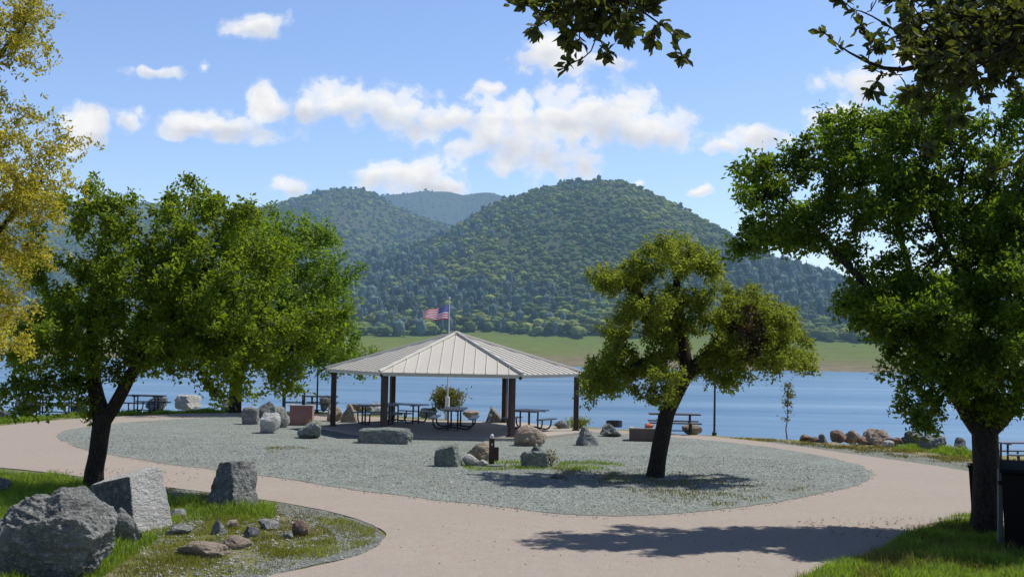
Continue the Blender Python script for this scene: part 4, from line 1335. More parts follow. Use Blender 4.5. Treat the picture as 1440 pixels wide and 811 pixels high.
# ------------------------------------------------------------------ masonry pits, arch, poles, spigot, bins
def mat_block(name, a, b):
    m, t, out = material(name)
    tc = t.n('ShaderNodeTexCoord').outputs['Object']
    n1 = t.noise(tc, 3, 6, 0.65); n2 = t.noise(tc, 40, 4, 0.7)
    br = t.n('ShaderNodeTexBrick', {}, Vector=tc, Color1=(*a, 1), Color2=(*b, 1), Mortar=(*[x * 0.8 for x in a], 1), Scale=2.4)
    br.inputs['Mortar Size'].default_value = 0.012
    mp = t.n('ShaderNodeMapping', {}, Vector=tc); mp.inputs['Rotation'].default_value = (R(90), 0, 0)
    t.link(mp.outputs[0], br.inputs['Vector'])
    c = t.mix(t.ramp(n1, [(0.4, grey(0)), (0.7, grey(0.5))]), br.outputs[0], tuple(x * 0.7 for x in a))
    p = t.n('ShaderNodeBsdfPrincipled', {}, Base_Color=c, Roughness=0.9, Normal=bump(t, n2, 0.5, 0.01))
    p.inputs['Specular IOR Level'].default_value = 0.2
    t.link(p.outputs[0], out.inputs[0])
    return m
M_PINK = mat_block('pink_masonry', (0.34, 0.185, 0.165), (0.39, 0.22, 0.19))
M_BROWN = mat_block('brown_masonry', (0.13, 0.095, 0.085), (0.17, 0.12, 0.10))
M_CAP = simple('block_cap', (0.40, 0.33, 0.28), 0.9, 0, 0.2, 8, 0.3)
M_STEEL = simple('dark_steel', (0.04, 0.045, 0.055), 0.5, 0.4)
M_ASH = simple('ash', (0.03, 0.028, 0.026), 0.95)

def pit(px0, px1, py, h_px, mat, label, rz=0.0, deep=0.8):
    q = G((px0 + px1) / 2, py)
    w = (px1 - px0) / F * q.y; h = h_px / F * q.y
    root = empty('barbecue_pit', (q.x, q.y + deep / 2, 0), rz)
    tag(root, label, 'barbecue pit')
    t = 0.13
    b = MB()
    b.box((0, -deep / 2 + t / 2, h / 2), (w, t, h), bev=0.01)
    b.box((0, deep / 2 - t / 2, h / 2), (w, t, h), bev=0.01)
    for s in (-1, 1): b.box((s * (w / 2 - t / 2), 0, h / 2), (t, deep - 2 * t - 0.004, h), bev=0.01)
    b.build('masonry_wall', mat, root)
    MB().box((0, 0, h * 0.6), (w - 2 * t - 0.01, deep - 2 * t - 0.01, 0.05)).build('ash_bed', M_ASH, root)
    c = MB()
    c.box((0, -deep / 2 + t / 2 - 0.01, h + 0.022), (w + 0.04, t + 0.03, 0.04), bev=0.008)
    for s in (-1, 1): c.box((s * (w / 2 - t / 2), 0.02, h + 0.022), (t + 0.02, deep - t - 0.06, 0.04), bev=0.008)
    c.build('cap_stone', M_CAP, root)
    g = MB()
    for k in range(7):
        yy = -deep * 0.28 + k * deep * 0.56 / 6
        g.tube([(-w / 2 + t + 0.01, yy, h * 0.93), (w / 2 - t - 0.01, yy, h * 0.93)], 0.012, 6)
    g.build('grill_grate', M_STEEL, root)
    return root
pit(406, 437.5, 599, 28, M_PINK, 'pink masonry barbecue pit among the boulders left of the pavilion', R(4))
pit(887, 930, 621.5, 18, M_BROWN, 'low brown masonry barbecue pit half behind the leaning oak trunk', R(-3))
bq = G(903, 621)
M_ORANGE = simple('orange_cloth', (0.42, 0.13, 0.07), 0.85, 0, 0.25, 12, 0.3)
cbag = link('cloth_bundle', rock_mesh('round', (0.34, 0.26, 0.17), 991, 3, 1.0), M_ORANGE)
cbag.location = (bq.x + 0.25, bq.y + 0.07, 18 / F * bq.y + 0.045)
tag(cbag, 'small orange bundle on the rim of the brown barbecue pit', 'bundle')

# arched frame
ax0 = Q(397, 572, 51.5); ax1 = Q(429, 572, 51.5)
aw = ax1.x - ax0.x; ah = Q(412, 543.5, 51.5).z
arch = empty('arched_frame', ((ax0.x + ax1.x) / 2, 51.5, 0))
tag(arch, 'dark arched metal frame standing behind the pink barbecue pit', 'frame')
a = MB()
prof = []
n = 16
spr = ah - 0.22
for k in range(n + 1):
    s = -1 + 2 * k / n
    prof.append((s * aw / 2, spr + 0.22 * (1 - s * s) ** 0.5))
vs, fs = [], []
for (xx, zz) in prof:
    s = xx / (aw / 2)
    zi = spr - 0.13 + 0.14 * max(0, 1 - s * s) ** 0.5
    for yy in (-0.06, 0.06):
        vs += [(xx, yy, zz), (xx * 0.999, yy, zi)]
for k in range(n):
    b0, b1 = k * 4, (k + 1) * 4
    fs += [(b0, b1, b1 + 1, b0 + 1), (b0 + 2, b0 + 3, b1 + 3, b1 + 2), (b0, b0 + 2, b1 + 2, b1), (b0 + 1, b1 + 1, b1 + 3, b0 + 3)]
fs += [(0, 1, 3, 2), (n * 4, n * 4 + 2, n * 4 + 3, n * 4 + 1)]
a.add(vs, fs)
a.build('arch_top', M_STEEL, arch)
for s in (-1, 1):
    MB().box((s * (aw / 2 - 0.065), 0, (spr - 0.1) / 2), (0.128, 0.118, spr - 0.1), bev=0.006).build('leg', M_STEEL, arch)
MB().box((0, 0, 0.78), (aw - 0.27, 0.5, 0.04), bev=0.006).build('shelf', M_STEEL, arch)

def thin_pole(px, py, top_px, label):
    q = G(px, py)
    tz = Q(px, top_px, q.y).z
    root = empty('slender_post', (q.x, q.y, 0))
    tag(root, label, 'post', 'thin dark posts along the bank')
    MB().tube([(0, 0, -0.05), (0, 0, 1.0), (0, 0, tz)], [0.045, 0.042, 0.035], 8).build('shaft', M_LEGG, root)
    MB().tube([(0, 0, tz), (0, 0, tz + 0.04), (0, 0, tz + 0.12), (0, 0, tz + 0.15)], [0.04, 0.09, 0.08, 0.02], 10).build('cap', M_LEGG, root)
    MB().tube([(0, 0, 0.0), (0, 0, 0.12), (0, 0, 0.14)], [0.09, 0.09, 0.05], 10).build('foot', M_LEGG, root)
M_LEGG = simple('green_black_paint', (0.022, 0.038, 0.034), 0.5)
thin_pole(445.5, 580, 512, 'thin dark green post on the bank left of the pavilion')
thin_pole(1004.5, 612, 532, 'thin dark green post on the bank right of the leaning oak')

# water spigot
q = G(691, 655)
sp = empty('water_spigot', (q.x, q.y, 0))
tag(sp, 'brown water spigot post with pale top beside the low rocks', 'water spigot')
M_RUST = simple('rust_brown', (0.055, 0.030, 0.024), 0.7)
MB().box((0, 0, 0.36), (0.15, 0.15, 0.80), bev=0.015).build('post', M_RUST, sp)
MB().box((0.13, 0.02, 0.34), (0.13, 0.16, 0.36), bev=0.015).build('valve_box', M_RUST, sp)
MB().tube([(0, 0, 0.76), (0, 0, 0.84), (0, 0, 0.88)], [0.055, 0.05, 0.02], 10).build('cap', M_POLE, sp)
MB().tube([(0.0, -0.07, 0.62), (0.0, -0.16, 0.62), (0.0, -0.20, 0.58), (0.0, -0.20, 0.52)], 0.02, 8).build('faucet', M_STEEL, sp)
M_PAD = simple('damp_concrete', (0.16, 0.21, 0.19), 0.8)
MB().box((0.06, -0.26, 0.045), (0.42, 0.34, 0.04), bev=0.01).build('drain_pad', M_PAD, sp)

# fire ring
q = G(865, 601)
fr = MB()
n = 20
vs, fs = [], []
for k in range(n):
    an = 2 * math.pi * k / n
    for r, z in ((0.34, 0), (0.34, 0.26), (0.31, 0.26), (0.31, 0.02)):
        vs.append((r * math.cos(an), r * math.sin(an), z))
for k in range(n):
    b0, b1 = 4 * k, 4 * ((k + 1) % n)
    for i in range(3): fs.append((b0 + i, b1 + i, b1 + i + 1, b0 + i + 1))
fr.add(vs, fs)
fro = empty('fire_ring', (q.x, q.y + 0.5, 0.0)); tag(fro, 'round dark metal fire ring behind the mossy boulder', 'fire ring')
fr.build('ring', M_STEEL, fro)
g = MB()
for k in range(-3, 4): g.tube([(k * 0.08, -math.sqrt(0.0961 - (k * 0.08) ** 2), 0.255), (k * 0.08, math.sqrt(0.0961 - (k * 0.08) ** 2), 0.255)], 0.008, 5)
g.build('grate', M_STEEL, fro)

# tapered bin in front of the right trunk
q = G(1386, 753)
q = Vector((Q(1386, 753, 23.55).x, 23.55, 0))
M_BIN = simple('dark_brown_plastic', (0.012, 0.009, 0.008), 0.7, spec=0.2)
tb = empty('trash_can', (q.x - 0.03, q.y, 0), R(-20)); tag(tb, 'tapered dark brown trash can half hidden behind the thick oak trunk', 'trash can')
def square_tub(w0, w1, z0, z1, th):
    vs, fs = [], []
    def ring(w, z): return [(-w / 2, -w / 2, z), (w / 2, -w / 2, z), (w / 2, w / 2, z), (-w / 2, w / 2, z)]
    vs = ring(w0, z0) + ring(w1, z1) + ring(w1 - th, z1) + ring(w0 - th, z0 + 0.05)
    fs = [(3, 2, 1, 0)]
    for r in range(3):
        for k in range(4): fs.append((r * 4 + k, r * 4 + (k + 1) % 4, r * 4 + 4 + (k + 1) % 4, r * 4 + 4 + k))
    fs.append((12, 13, 14, 15))
    return vs, fs
m_ = MB(); m_.add(*square_tub(0.40, 0.56, 0.0, 1.19, 0.05)); m_.build('body', M_BIN, tb)
m_ = MB(); 
for s in (-1, 1):
    m_.box((0, s * 0.275, 1.20), (0.60, 0.05, 0.05), bev=0.012)
    m_.box((s * 0.275, 0, 1.20), (0.05, 0.498, 0.05), bev=0.012)
m_.build('rim', M_BIN, tb)

# black dumpster and pale marker post at the right edge
q = G(1436, 778)
M_BLACK = simple('black_plastic', (0.004, 0.004, 0.0045), 0.75, spec=0.15)
db = empty('dumpster', (q.x + 0.37, q.y + 0.35, 0), R(-22)); tag(db, 'black lidded dumpster cut off by the right edge', 'dumpster')
m_ = MB()
vs = [(-.46, -.42, .06), (.46, -.42, .06), (.46, .42, .06), (-.46, .42, .06), (-.52, -.5, 1.30), (.52, -.5, 1.30), (.52, .5, 1.38), (-.52, .5, 1.38)]
m_.add(vs, [(3, 2, 1, 0), (4, 5, 6, 7), (0, 1, 5, 4), (1, 2, 6, 5), (2, 3, 7, 6), (3, 0, 4, 7)])
m_.build('body', M_BLACK, db)
m_ = MB(); m_.box((0, 0, 1.40), (1.10, 1.08, 0.06), rx=R(4.5), bev=0.02); m_.build('lid', M_BLACK, db)
for s in (-1, 1):
    for e in (-1, 1):
        m_ = MB(); m_.tube([(s * 0.36 - 0.03, e * 0.34, 0.07), (s * 0.36 + 0.03, e * 0.34, 0.07)], 0.07, 12); m_.build('wheel', M_STEEL, db)
q = G(1406.5, 770)
mp_ = empty('marker_post', (q.x, q.y, 0)); tag(mp_, 'pale weathered post with a dark band beside the black dumpster', 'post')
M_WPOST = simple('weathered_white_post', (0.20, 0.195, 0.18), 0.85, 0, 0.3, 9, 0.3)
hh = Q(1406.5, 656, q.y).z
MB().box((0, 0, hh / 2 - 0.03), (0.085, 0.06, hh), bev=0.01).build('shaft', M_WPOST, mp_)
MB().box((0, 0, hh - 0.27), (0.089, 0.064, 0.07)).build('band', M_TRIM, mp_)

# little boat near the far shore
q = G(1138, 527, WL)
bt = empty('boat', (q.x, q.y, WL), R(15)); tag(bt, 'small dark boat floating near the far shore', 'boat')
m_ = MB()
N = 12; vs = []; fs = []
for k in range(N + 1):
    s = -1 + 2 * k / N
    w = 0.75 * (1 - max(0, s) ** 2.4) + 0.02
    for (f, z) in ((0, -0.15), (0.75, 0.02), (1.0, 0.48 + 0.14 * max(0, s)), (0.88, 0.46 + 0.14 * max(0, s))):
        vs += [(s * 2.2, -w * f, z), (s * 2.2, w * f, z)]
for k in range(N):
    a0, a1 = k * 8, k * 8 + 8
    for i in range(3):
        for sd in (0, 1): fs.append((a0 + 2 * i + sd, a1 + 2 * i + sd, a1 + 2 * i + 2 + sd, a0 + 2 * i + 2 + sd))
fs += [(0, 2, 4, 5, 3, 1)]
for k in range(N): fs.append((k * 8 + 6, k * 8 + 14, k * 8 + 15, k * 8 + 7))
m_.add(vs, fs); m_.build('hull', M_STEEL, bt)
m_ = MB(); m_.box((-0.4, 0, 0.85), (1.0, 0.9, 0.7), bev=0.08); m_.build('console', M_STEEL, bt)
m_ = MB(); m_.box((-2.3, 0, 0.45), (0.3, 0.3, 0.8), bev=0.06); m_.build('outboard_motor', M_BLACK, bt)

# ------------------------------------------------------------------ rocks
# foreground left
rock('boulder', 'big dark wrinkled boulder in the bottom left corner', -6, 702, 160, 832, 'bulk', 'grey', 517, 0.8, 6, 0.2, amp=1.5)
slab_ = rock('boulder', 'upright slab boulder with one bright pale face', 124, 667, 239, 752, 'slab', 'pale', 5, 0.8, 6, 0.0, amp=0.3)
slab_.data.materials.append(M_ROCK['dark'])  # darker rock on the left faces, which also paints in their shade
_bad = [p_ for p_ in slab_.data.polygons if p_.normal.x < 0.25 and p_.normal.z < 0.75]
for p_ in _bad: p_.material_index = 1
rock('boulder', 'small rounded boulder wedged between the big dark boulder and the bright slab', 150, 719, 199, 774, 'rough', 'grey', 31, 0.8, 4, 0.3)
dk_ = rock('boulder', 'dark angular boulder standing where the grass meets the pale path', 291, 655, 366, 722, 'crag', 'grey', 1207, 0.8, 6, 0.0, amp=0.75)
dk_.data.materials.append(M_ROCK['dark'])  # left faces coloured darker too, shade put into the rock colour
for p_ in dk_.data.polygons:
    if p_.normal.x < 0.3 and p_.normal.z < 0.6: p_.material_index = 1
rock('rock', 'rock cut off by the left edge above the big dark boulder', -22, 673, 13, 692, 'round', 'dark', 14, 0.8, 4)
sg = 'small rocks in the foreground grass'
for i, (l, b, k, c) in enumerate([
    ('flat orange streaked slab lying in the sparse grass', (244, 764, 319, 786), 'round', 'tan'),
    ('flat tan rock right behind the orange streaked slab', (311, 754, 354, 773), 'round', 'tan'),
    ('pointed dark little rock left of the small rock group', (299, 731, 321, 753), 'wedge', 'grey'),
    ('small pale brown rock touching the pointed dark little rock', (316, 731, 336, 745), 'round', 'tan'),
    ('small round dark rock in the middle of the small rock group', (342, 740, 367, 757), 'round', 'dark'),
    ('low grey brown rock behind the small round dark rock', (362, 731, 398, 746), 'rough', 'grey'),
    ('reddish brown rock at the right end of the small rock group', (411, 732, 437, 756), 'rough', 'rust'),
    ('flat grey rock low in the grass right of the bright slab', (231, 738, 270, 753), 'round', 'grey'),
    ('flat grey rock in tall grass behind the bright slab', (234, 716, 264, 728), 'round', 'grey'),
    ('small grey rock in front of the reddish brown rock', (398, 746, 412, 758), 'rough', 'green')]):
    rock('rock', l, *b, k, c, 60 + i, 0.9, 3, 0.4 * i, group=sg)
# far left bank
bg = 'boulders along the lake bank'
for i, (l, b, k, c) in enumerate([
    ('dark boulder at the left edge of the lake bank', (-12, 574, 11, 588), 'round', 'dark'),
    ('large rounded dark boulder at the left end of the far left picnic table', (22, 562, 57, 584), 'round', 'dark'),
    ('boulder at the right end of the far left picnic table', (98, 565, 122, 583), 'round', 'grey'),
    ('flat pale boulder behind the table seen through the oak fork', (203, 559, 241, 576), 'round', 'grey'),
    ('pale flat topped boulder on the bank between the two left oaks', (247, 556, 280, 574), 'block', 'pale'),
    ('dark boulder touching the trunk of the light green oak', (309, 561, 326, 575), 'round', 'dark'),
    ('dark boulder on the bank behind the left pavilion post', (449, 557, 466, 577), 'rough', 'dark'),
    ('long low green grey stone beside the yellow green bush', (590, 574, 614, 586), 'block', 'green'),
    ('pale flat stone on the bank right of the flagpole', (652, 577, 677, 588), 'round', 'tan')]):
    rock('boulder', l, *b, k, c, 100 + i, 0.8, 3, 0.3 * i, group=bg)
cg = 'boulders left of the pavilion'
for i, (l, b, k, c) in enumerate([
    ('grey boulder next to the light green oak trunk', (341, 574, 364, 598), 'block', 'grey'),
    ('dark boulder perched above the white faced boulder', (362, 566, 387, 590), 'round', 'dark'),
    ('dark boulder with a pale back touching the pink barbecue pit', (377, 574, 409, 603), 'round', 'grey'),
    ('white faced boulder in front of the boulder cluster', (363, 582, 397, 611), 'rough', 'pale'),
    ('rough greenish boulder in front of the left pavilion post', (417, 594, 456, 618), 'rough', 'green'),
    ('pale boulder behind the left pavilion post', (458, 569, 479, 594), 'rough', 'tan'),
    ('brown pointed boulder right of the left pavilion post', (479, 570, 503, 595), 'wedge', 'tan')]):
    rock('boulder', l, *b, k, c, 130 + i, 0.85, 4, 0.5 * i, z=0.03, group=cg)
og = 'orange rocks on the bank behind the pavilion'
for i, (l, b, k, c) in enumerate([
    ('leftmost small orange rock of the row behind the pavilion', (487, 568, 504, 577), 'round', 'tan'),
    ('second orange rock of the row behind the pavilion', (500, 568, 515, 578), 'rough', 'rust'),
    ('dark end rock of the orange row behind the pavilion', (512, 571, 524, 579), 'round', 'dark'),
    ('pale pointed rock behind the front left pavilion table', (520, 566, 541, 581), 'wedge', 'pale')]):
    rock('rock', l, *b, k, c, 150 + i, 0.9, 3, 0.5 * i, group=og)
# around the pavilion
pg = 'boulders on the gravel around the pavilion'
rock('boulder', 'long flat log like rock lying against the front of the slab', 504, 603, 580, 625, 'block', 'green', 171, 0.42, 4, -0.10, z=0.03, group=pg)
rock('boulder', 'dark triangular boulder with one sunlit edge beneath the pavilion roof', 683, 573, 709, 600, 'wedge', 'grey', 173, 0.8, 4, 0.0, group=pg)
rock('boulder', 'squarish upright grey block left of the water spigot', 610, 626, 652, 658, 'slab', 'green', 175, 0.8, 4, 0.25, z=0.03, amp=0.7, group=pg)
rock('boulder', 'long tan rock lying behind the water spigot', 655, 623, 698, 649, 'round', 'tan', 177, 0.7, 4, 0.3, z=0.03, group=pg)
rock('rock', 'small pale rock between the grey block and the water spigot', 650, 639, 674, 656, 'round', 'pale', 179, 0.8, 3, 0.1, z=0.03, group=pg)
rock('rock', 'tiny pale stones at the foot of the water spigot', 671, 646, 687, 656, 'rough', 'pale', 180, 0.8, 3, 0.1, z=0.03, group=pg)
rock('boulder', 'pale topped boulder against the front right pavilion post', 722, 600, 767, 629, 'rough', 'tan', 181, 0.8, 4, 0.4, z=0.03, group=pg)
rock('boulder', 'flat topped stump like stone on the gravel', 733, 636, 769, 659, 'block', 'green', 183, 0.9, 4, 0.2, z=0.03, amp=0.6, group=pg)
rock('boulder', 'dark triangular stone peeking up behind the stump like stone', 744, 624, 768, 645, 'wedge', 'dark', 185, 0.7, 3, 0.0, z=0.03, group=pg)
rock('boulder', 'pointed grey boulder at the right corner of the slab', 811, 601, 842, 628, 'wedge', 'grey', 187, 0.85, 4, 0.3, z=0.03, group=pg)
rock('boulder', 'mossy low boulder left of the brown barbecue pit', 843, 597, 881, 615, 'rough', 'green', 189, 0.8, 4, 0.6, z=0.03, group=pg)
rock('boulder', 'dark low boulder behind the right pavilion post', 779, 592, 801, 607, 'rough', 'dark', 190, 0.8, 3, 0.2, z=0.03, group=pg)
rock('rock', 'small dark stone in the shade of the leaning oak', 774, 666, 792, 673, 'round', 'dark', 191, 0.8, 3, 0.2, z=0.03, group=pg)
rock('rock', 'tan rock under the table behind the leaning oak', 958, 597, 987, 610, 'round', 'tan', 193, 0.8, 3, 0.2, group=pg)
# right shoreline
rg_ = 'rocks along the right shoreline'
for i, (l, b, k, c) in enumerate([
    ('small reddish rock just right of the sapling', (1124, 611, 1142, 621), 'rough', 'rust'),
    ('tiny rock between the sapling and the dark upright rock', (1139, 614, 1152, 622), 'round', 'rust'),
    ('small dark upright rock left of the tan rock pile', (1151, 611, 1163, 623), 'wedge', 'dark'),
    ('left tan boulder of the shoreline rock pile', (1166, 606, 1192, 622), 'rough', 'rust'),
    ('tan boulder second from left in the shoreline rock pile', (1186, 606, 1209, 622), 'rough', 'tan'),
    ('small dark rock in front of the shoreline rock pile', (1200, 613, 1220, 626), 'rough', 'rust'),
    ('largest rounded tan boulder of the shoreline rock pile', (1212, 605, 1248, 627), 'rough', 'tan'),
    ('pale small stone at the right foot of the shoreline rock pile', (1240, 619, 1258, 629), 'round', 'pale'),
    ('low tan rock between the rock pile and the dark rough boulder', (1246, 615, 1272, 627), 'rough', 'rust'),
    ('dark rough boulder left of the squared stone block', (1268, 607, 1299, 630), 'rough', 'dark'),
    ('squared grey stone block standing on the bank', (1294, 613, 1328, 634), 'block', 'grey'),
    ('dark pointed rock between the stone block and the thick oak trunk', (1340, 616, 1358, 634), 'wedge', 'dark'),
    ('low flat rock at the foot of the dark pointed rock', (1333, 628, 1352, 637), 'round', 'grey')]):
    rock('boulder', l, *b, k, c, 210 + i, 1.0, 4 if i in (3, 4, 6, 9, 10) else 3, 0.37 * i if k != 'block' else 0.15, amp=1.7, group=rg_)

# ------------------------------------------------------------------ grass and pebbles
def inside(poly, X, Y):
    poly = np.array(poly)
    r = np.zeros(len(X), bool)
    j = len(poly) - 1
    for i in range(len(poly)):
        xi, yi = poly[i]; xj, yj = poly[j]
        c = ((yi > Y) != (yj > Y)) & (X < (xj - xi) * (Y - yi) / (yj - yi + 1e-12) + xi)
        r ^= c
        j = i
    return r
def blades(name, label, px_poly, n, h, mat, seed, dens=None, wid=0.010, z=0.0, lean=0.35, clump=0.6):
    rg = np.random.default_rng(seed)
    P = [(v.x, v.y) for v in (G(x, y) for x, y in px_poly)]
    A = np.array(P)
    lo, hi = A.min(0), A.max(0)
    X = rg.uniform(lo[0], hi[0], n * 8); Y = rg.uniform(lo[1], hi[1], n * 8)
    k = inside(P, X, Y); X, Y = X[k], Y[k]
    m = np.array([mnoise.fractal(Vector((x * 0.9, y * 0.9, seed)), 0.8, 2, 3) for x, y in zip(X, Y)])
    w = np.clip(0.5 + clump * m * 1.6, 0.02, 1)
    if dens is not None: w = w * dens(X, Y)
    k = rg.uniform(size=len(X)) < w
    X, Y, m = X[k][:n], Y[k][:n], m[k][:n]
    n = len(X)
    a = rg.uniform(0, 2 * math.pi, n)
    L = h * rg.uniform(0.35, 1.25, n) * np.clip(0.8 + 0.8 * m, 0.35, 1.6)
    ln = rg.uniform(0.05, lean * 2, n)
    dx, dy = np.cos(a), np.sin(a)
    b = rg.uniform(0, 2 * math.pi, n); bx, by = np.cos(b) * wid, np.sin(b) * wid
    Z = np.full(n, z - 0.01)
    base = np.stack([X, Y, Z], 1)
    mid = base + np.stack([dx * L * ln * 0.3, dy * L * ln * 0.3, L * 0.6], 1)
    tip = base + np.stack([dx * L * ln, dy * L * ln, L * np.sqrt(np.clip(1 - (ln * 0.7) ** 2, 0.2, 1))], 1)
    bb = np.stack([bx, by, np.zeros(n)], 1)
    V = np.stack([base - bb, base + bb, mid + bb * 0.7, mid - bb * 0.7, tip], 1).reshape(-1, 3)
    i = (np.arange(n) * 5)[:, None]
    o = link(name, np_mesh(name, V, [i + np.array([[0, 1, 2, 3]]), i + np.array([[3, 2, 4]])]), mat)
    tag(o, label, 'grass', kind='stuff')
    print(name, n)
    return o
left_wedge = [(-60, 660), (100, 671), (200, 683), (300, 696), (390, 708), (470, 724), (528, 745), (528, 764), (440, 790), (380, 806), (330, 835), (-60, 835)]
blades('grass', 'bright green grass around the foreground boulders', [(-60, 662), (100, 674), (180, 690), (290, 706), (385, 715), (385, 730), (330, 733), (255, 733), (205, 772), (160, 800), (120, 835), (-60, 835)], 36000, 0.19, M_GRASS, 3, wid=0.008, clump=0.35)
blades('short_grass', 'thin short grass over stony soil in the foreground', left_wedge, 60000, 0.075, M_SHORT, 5, wid=0.006, clump=0.9)
blades('dry_grass', 'yellowed grass tufts near the path edge', left_wedge, 30000, 0.065, M_DRY, 6, wid=0.006, clump=0.9)
right_wedge = [(1128, 816), (1170, 799), (1240, 774), (1290, 752), (1330, 742), (1380, 738), (1470, 745), (1560, 760), (1560, 840), (1090, 840)]
blades('grass', 'long green grass below the thick oak at the bottom right', right_wedge, 42000, 0.20, M_GRASS, 9, wid=0.008, clump=0.25)
blades('grass', 'isolated grass tuft in the path beside the tapered bin', [(1318, 731), (1345, 726), (1372, 727), (1372, 737), (1345, 739)], 900, 0.16, M_GRASS, 10, wid=0.008, clump=0.5)
blades('grass', 'low green grass on the left lake bank', [(-200, 601), (0, 596), (90, 589), (200, 583), (330, 580.5), (330, 577.5), (200, 579.5), (60, 585), (0, 590), (-200, 596)], 16000, 0.16, M_GRASS, 12, wid=0.02, clump=0.6)
blades('dry_grass', 'dry short grass on the right lake bank', [(1010, 615), (1100, 623), (1200, 636), (1300, 648), (1362, 658), (1440, 668), (1520, 680), (1520, 655), (1440, 645), (1350, 634), (1250, 629), (1180, 623), (1100, 618)], 9000, 0.10, M_DRY, 14, wid=0.013, clump=0.7)
blades('grass', 'green grass by the squared stone block on the right bank', [(1255, 633), (1300, 636), (1365, 645), (1365, 636), (1330, 632), (1290, 629), (1262, 628)], 2600, 0.17, M_GRASS, 15, wid=0.014, clump=0.4)
blades('dry_grass', 'dry stems mixed in the long grass at the bottom right', right_wedge, 7000, 0.22, M_DRY, 22, wid=0.007, clump=0.7)
isl_g = [(660, 660), (720, 652), (800, 655), (900, 662), (1000, 672), (1080, 690), (1150, 685), (1040, 712), (960, 720), (880, 690), (760, 664)]
blades('sparse_grass', 'sparse yellow green weeds growing through the gravel island', isl_g, 3600, 0.07, M_DRY, 17, wid=0.009, z=0.03, clump=0.9)
blades('sparse_grass', 'patch of weeds on the gravel beside the water spigot', [(648, 655), (700, 648), (735, 652), (760, 655), (830, 648), (880, 656), (830, 664), (740, 661), (660, 664)], 2600, 0.09, M_GRASS, 18, wid=0.009, z=0.03, clump=0.9)
blades('sparse_grass', 'faint yellowed weed patch on the gravel left of the pavilion', [(372, 631), (400, 628), (440, 631), (450, 636), (410, 638), (375, 637)], 500, 0.05, M_DRY, 19, wid=0.010, z=0.03, clump=0.6)

def pebbles(name, label, px_poly, n, smin, smax, seed, col, z=0.0):
    rg = np.random.default_rng(seed)
    P = [(v.x, v.y) for v in (G(x, y) for x, y in px_poly)]
    A = np.array(P); lo, hi = A.min(0), A.max(0)
    X = rg.uniform(lo[0], hi[0], n * 6); Y = rg.uniform(lo[1], hi[1], n * 6)
    k = inside(P, X, Y); X, Y = X[k][:n], Y[k][:n]
    n = len(X)
    V0, F0 = ICO[1]
    s = smin + (smax - smin) * rg.uniform(0, 1, n) ** 2.5
    V = V0[None] * rg.uniform(0.65, 1.1, (n, len(V0), 1)) * s[:, None, None] * np.stack([rg.uniform(0.7, 1.3, n), rg.uniform(0.7, 1.3, n), rg.uniform(0.4, 0.8, n)], 1)[:, None]
    V += np.stack([X, Y, np.full(n, z)], 1)[:, None]
    Fc = F0[None] + (np.arange(n) * len(V0))[:, None, None]
    return tag(link(name, np_mesh(name, V.reshape(-1, 3), [Fc.reshape(-1, 3)]), col), label, 'pebbles', kind='stuff')
def mat_pebble():
    m, t, out = material('pebble_stone')
    r = t.n('ShaderNodeNewGeometry').outputs['Random Per Island']
    c = t.ramp(r, [(0, (0.10, 0.11, 0.105)), (0.5, (0.26, 0.28, 0.27)), (0.85, (0.33, 0.32, 0.29)), (1, (0.42, 0.41, 0.39))])
    p = t.n('ShaderNodeBsdfPrincipled', {}, Base_Color=c, Roughness=0.9)
    t.link(p.outputs[0], out.inputs[0])
    return m
M_PEB = mat_pebble()
pebbles('pebbles', 'loose grey gravel stones by the foreground path edge', sh_px, 9000, 0.008, 0.028, 4, M_PEB, 0.013)
pebbles('pebbles', 'scattered small stones in the foreground soil', [(180, 740), (290, 715), (420, 725), (500, 748), (500, 770), (400, 800), (200, 830)], 2600, 0.010, 0.05, 5, M_PEB, 0.004)
pebbles('pebbles', 'coarse stones on the near side of the gravel island', [(84, 618), (200, 646), (400, 672), (600, 699), (780, 720), (850, 724), (950, 720), (1100, 702), (1215, 678), (1215, 660), (1000, 640), (700, 640), (400, 630), (200, 610)], 16000, 0.012, 0.035, 6, M_PEB, 0.032)
pebbles('pebbles', 'gravel spilled over the near rim of the gravel island', [(78, 612), (86, 623), (120, 635), (200, 651), (300, 664), (400, 677), (500, 694), (600, 706), (700, 717), (780, 728), (850, 732), (950, 728), (1050, 718), (1150, 700), (1214, 684), (1234, 669), (1224, 660), (1213, 668), (1150, 692), (1050, 708), (950, 719), (850, 722), (780, 718), (600, 697), (400, 669), (200, 644), (90, 618)], 7000, 0.006, 0.022, 9, M_PEB, 0.03)
pebbles('pebbles', 'stray gravel stones along the edges of the path', [(540, 740), (560, 790), (700, 800), (1100, 800), (1200, 770), (1000, 740), (800, 735)], 260, 0.008, 0.020, 7, M_PEB, 0.024)

def litter(label, cx, cy, rx, ry, n, seed):
    rg = np.random.default_rng(seed)
    c = G(cx, cy)
    a = rg.uniform(0, 6.28, n); q = np.sqrt(rg.uniform(0, 1, n))
    P = np.stack([c.x + np.cos(a) * q * rx, c.y + np.sin(a) * q * ry, 0.036 + rg.uniform(0, 0.012, n)], 1)
    LV, LQ = leaf_quads(P, 0.06, rg, 3.0)
    tag(link('leaf_litter', np_mesh('leaf_litter', LV, [LQ]), M_LEAF_DEAD), label, 'leaf litter', kind='stuff')
litter('dry fallen leaves on the gravel under the leaning oak', 930, 676, 2.6, 2.2, 700, 1)
litter('dry fallen leaves on the path by the thick oak', 1290, 745, 2.4, 1.6, 260, 2)
litter('dry fallen leaves on the path beside the forked oak', 150, 672, 2.2, 2.0, 260, 3)

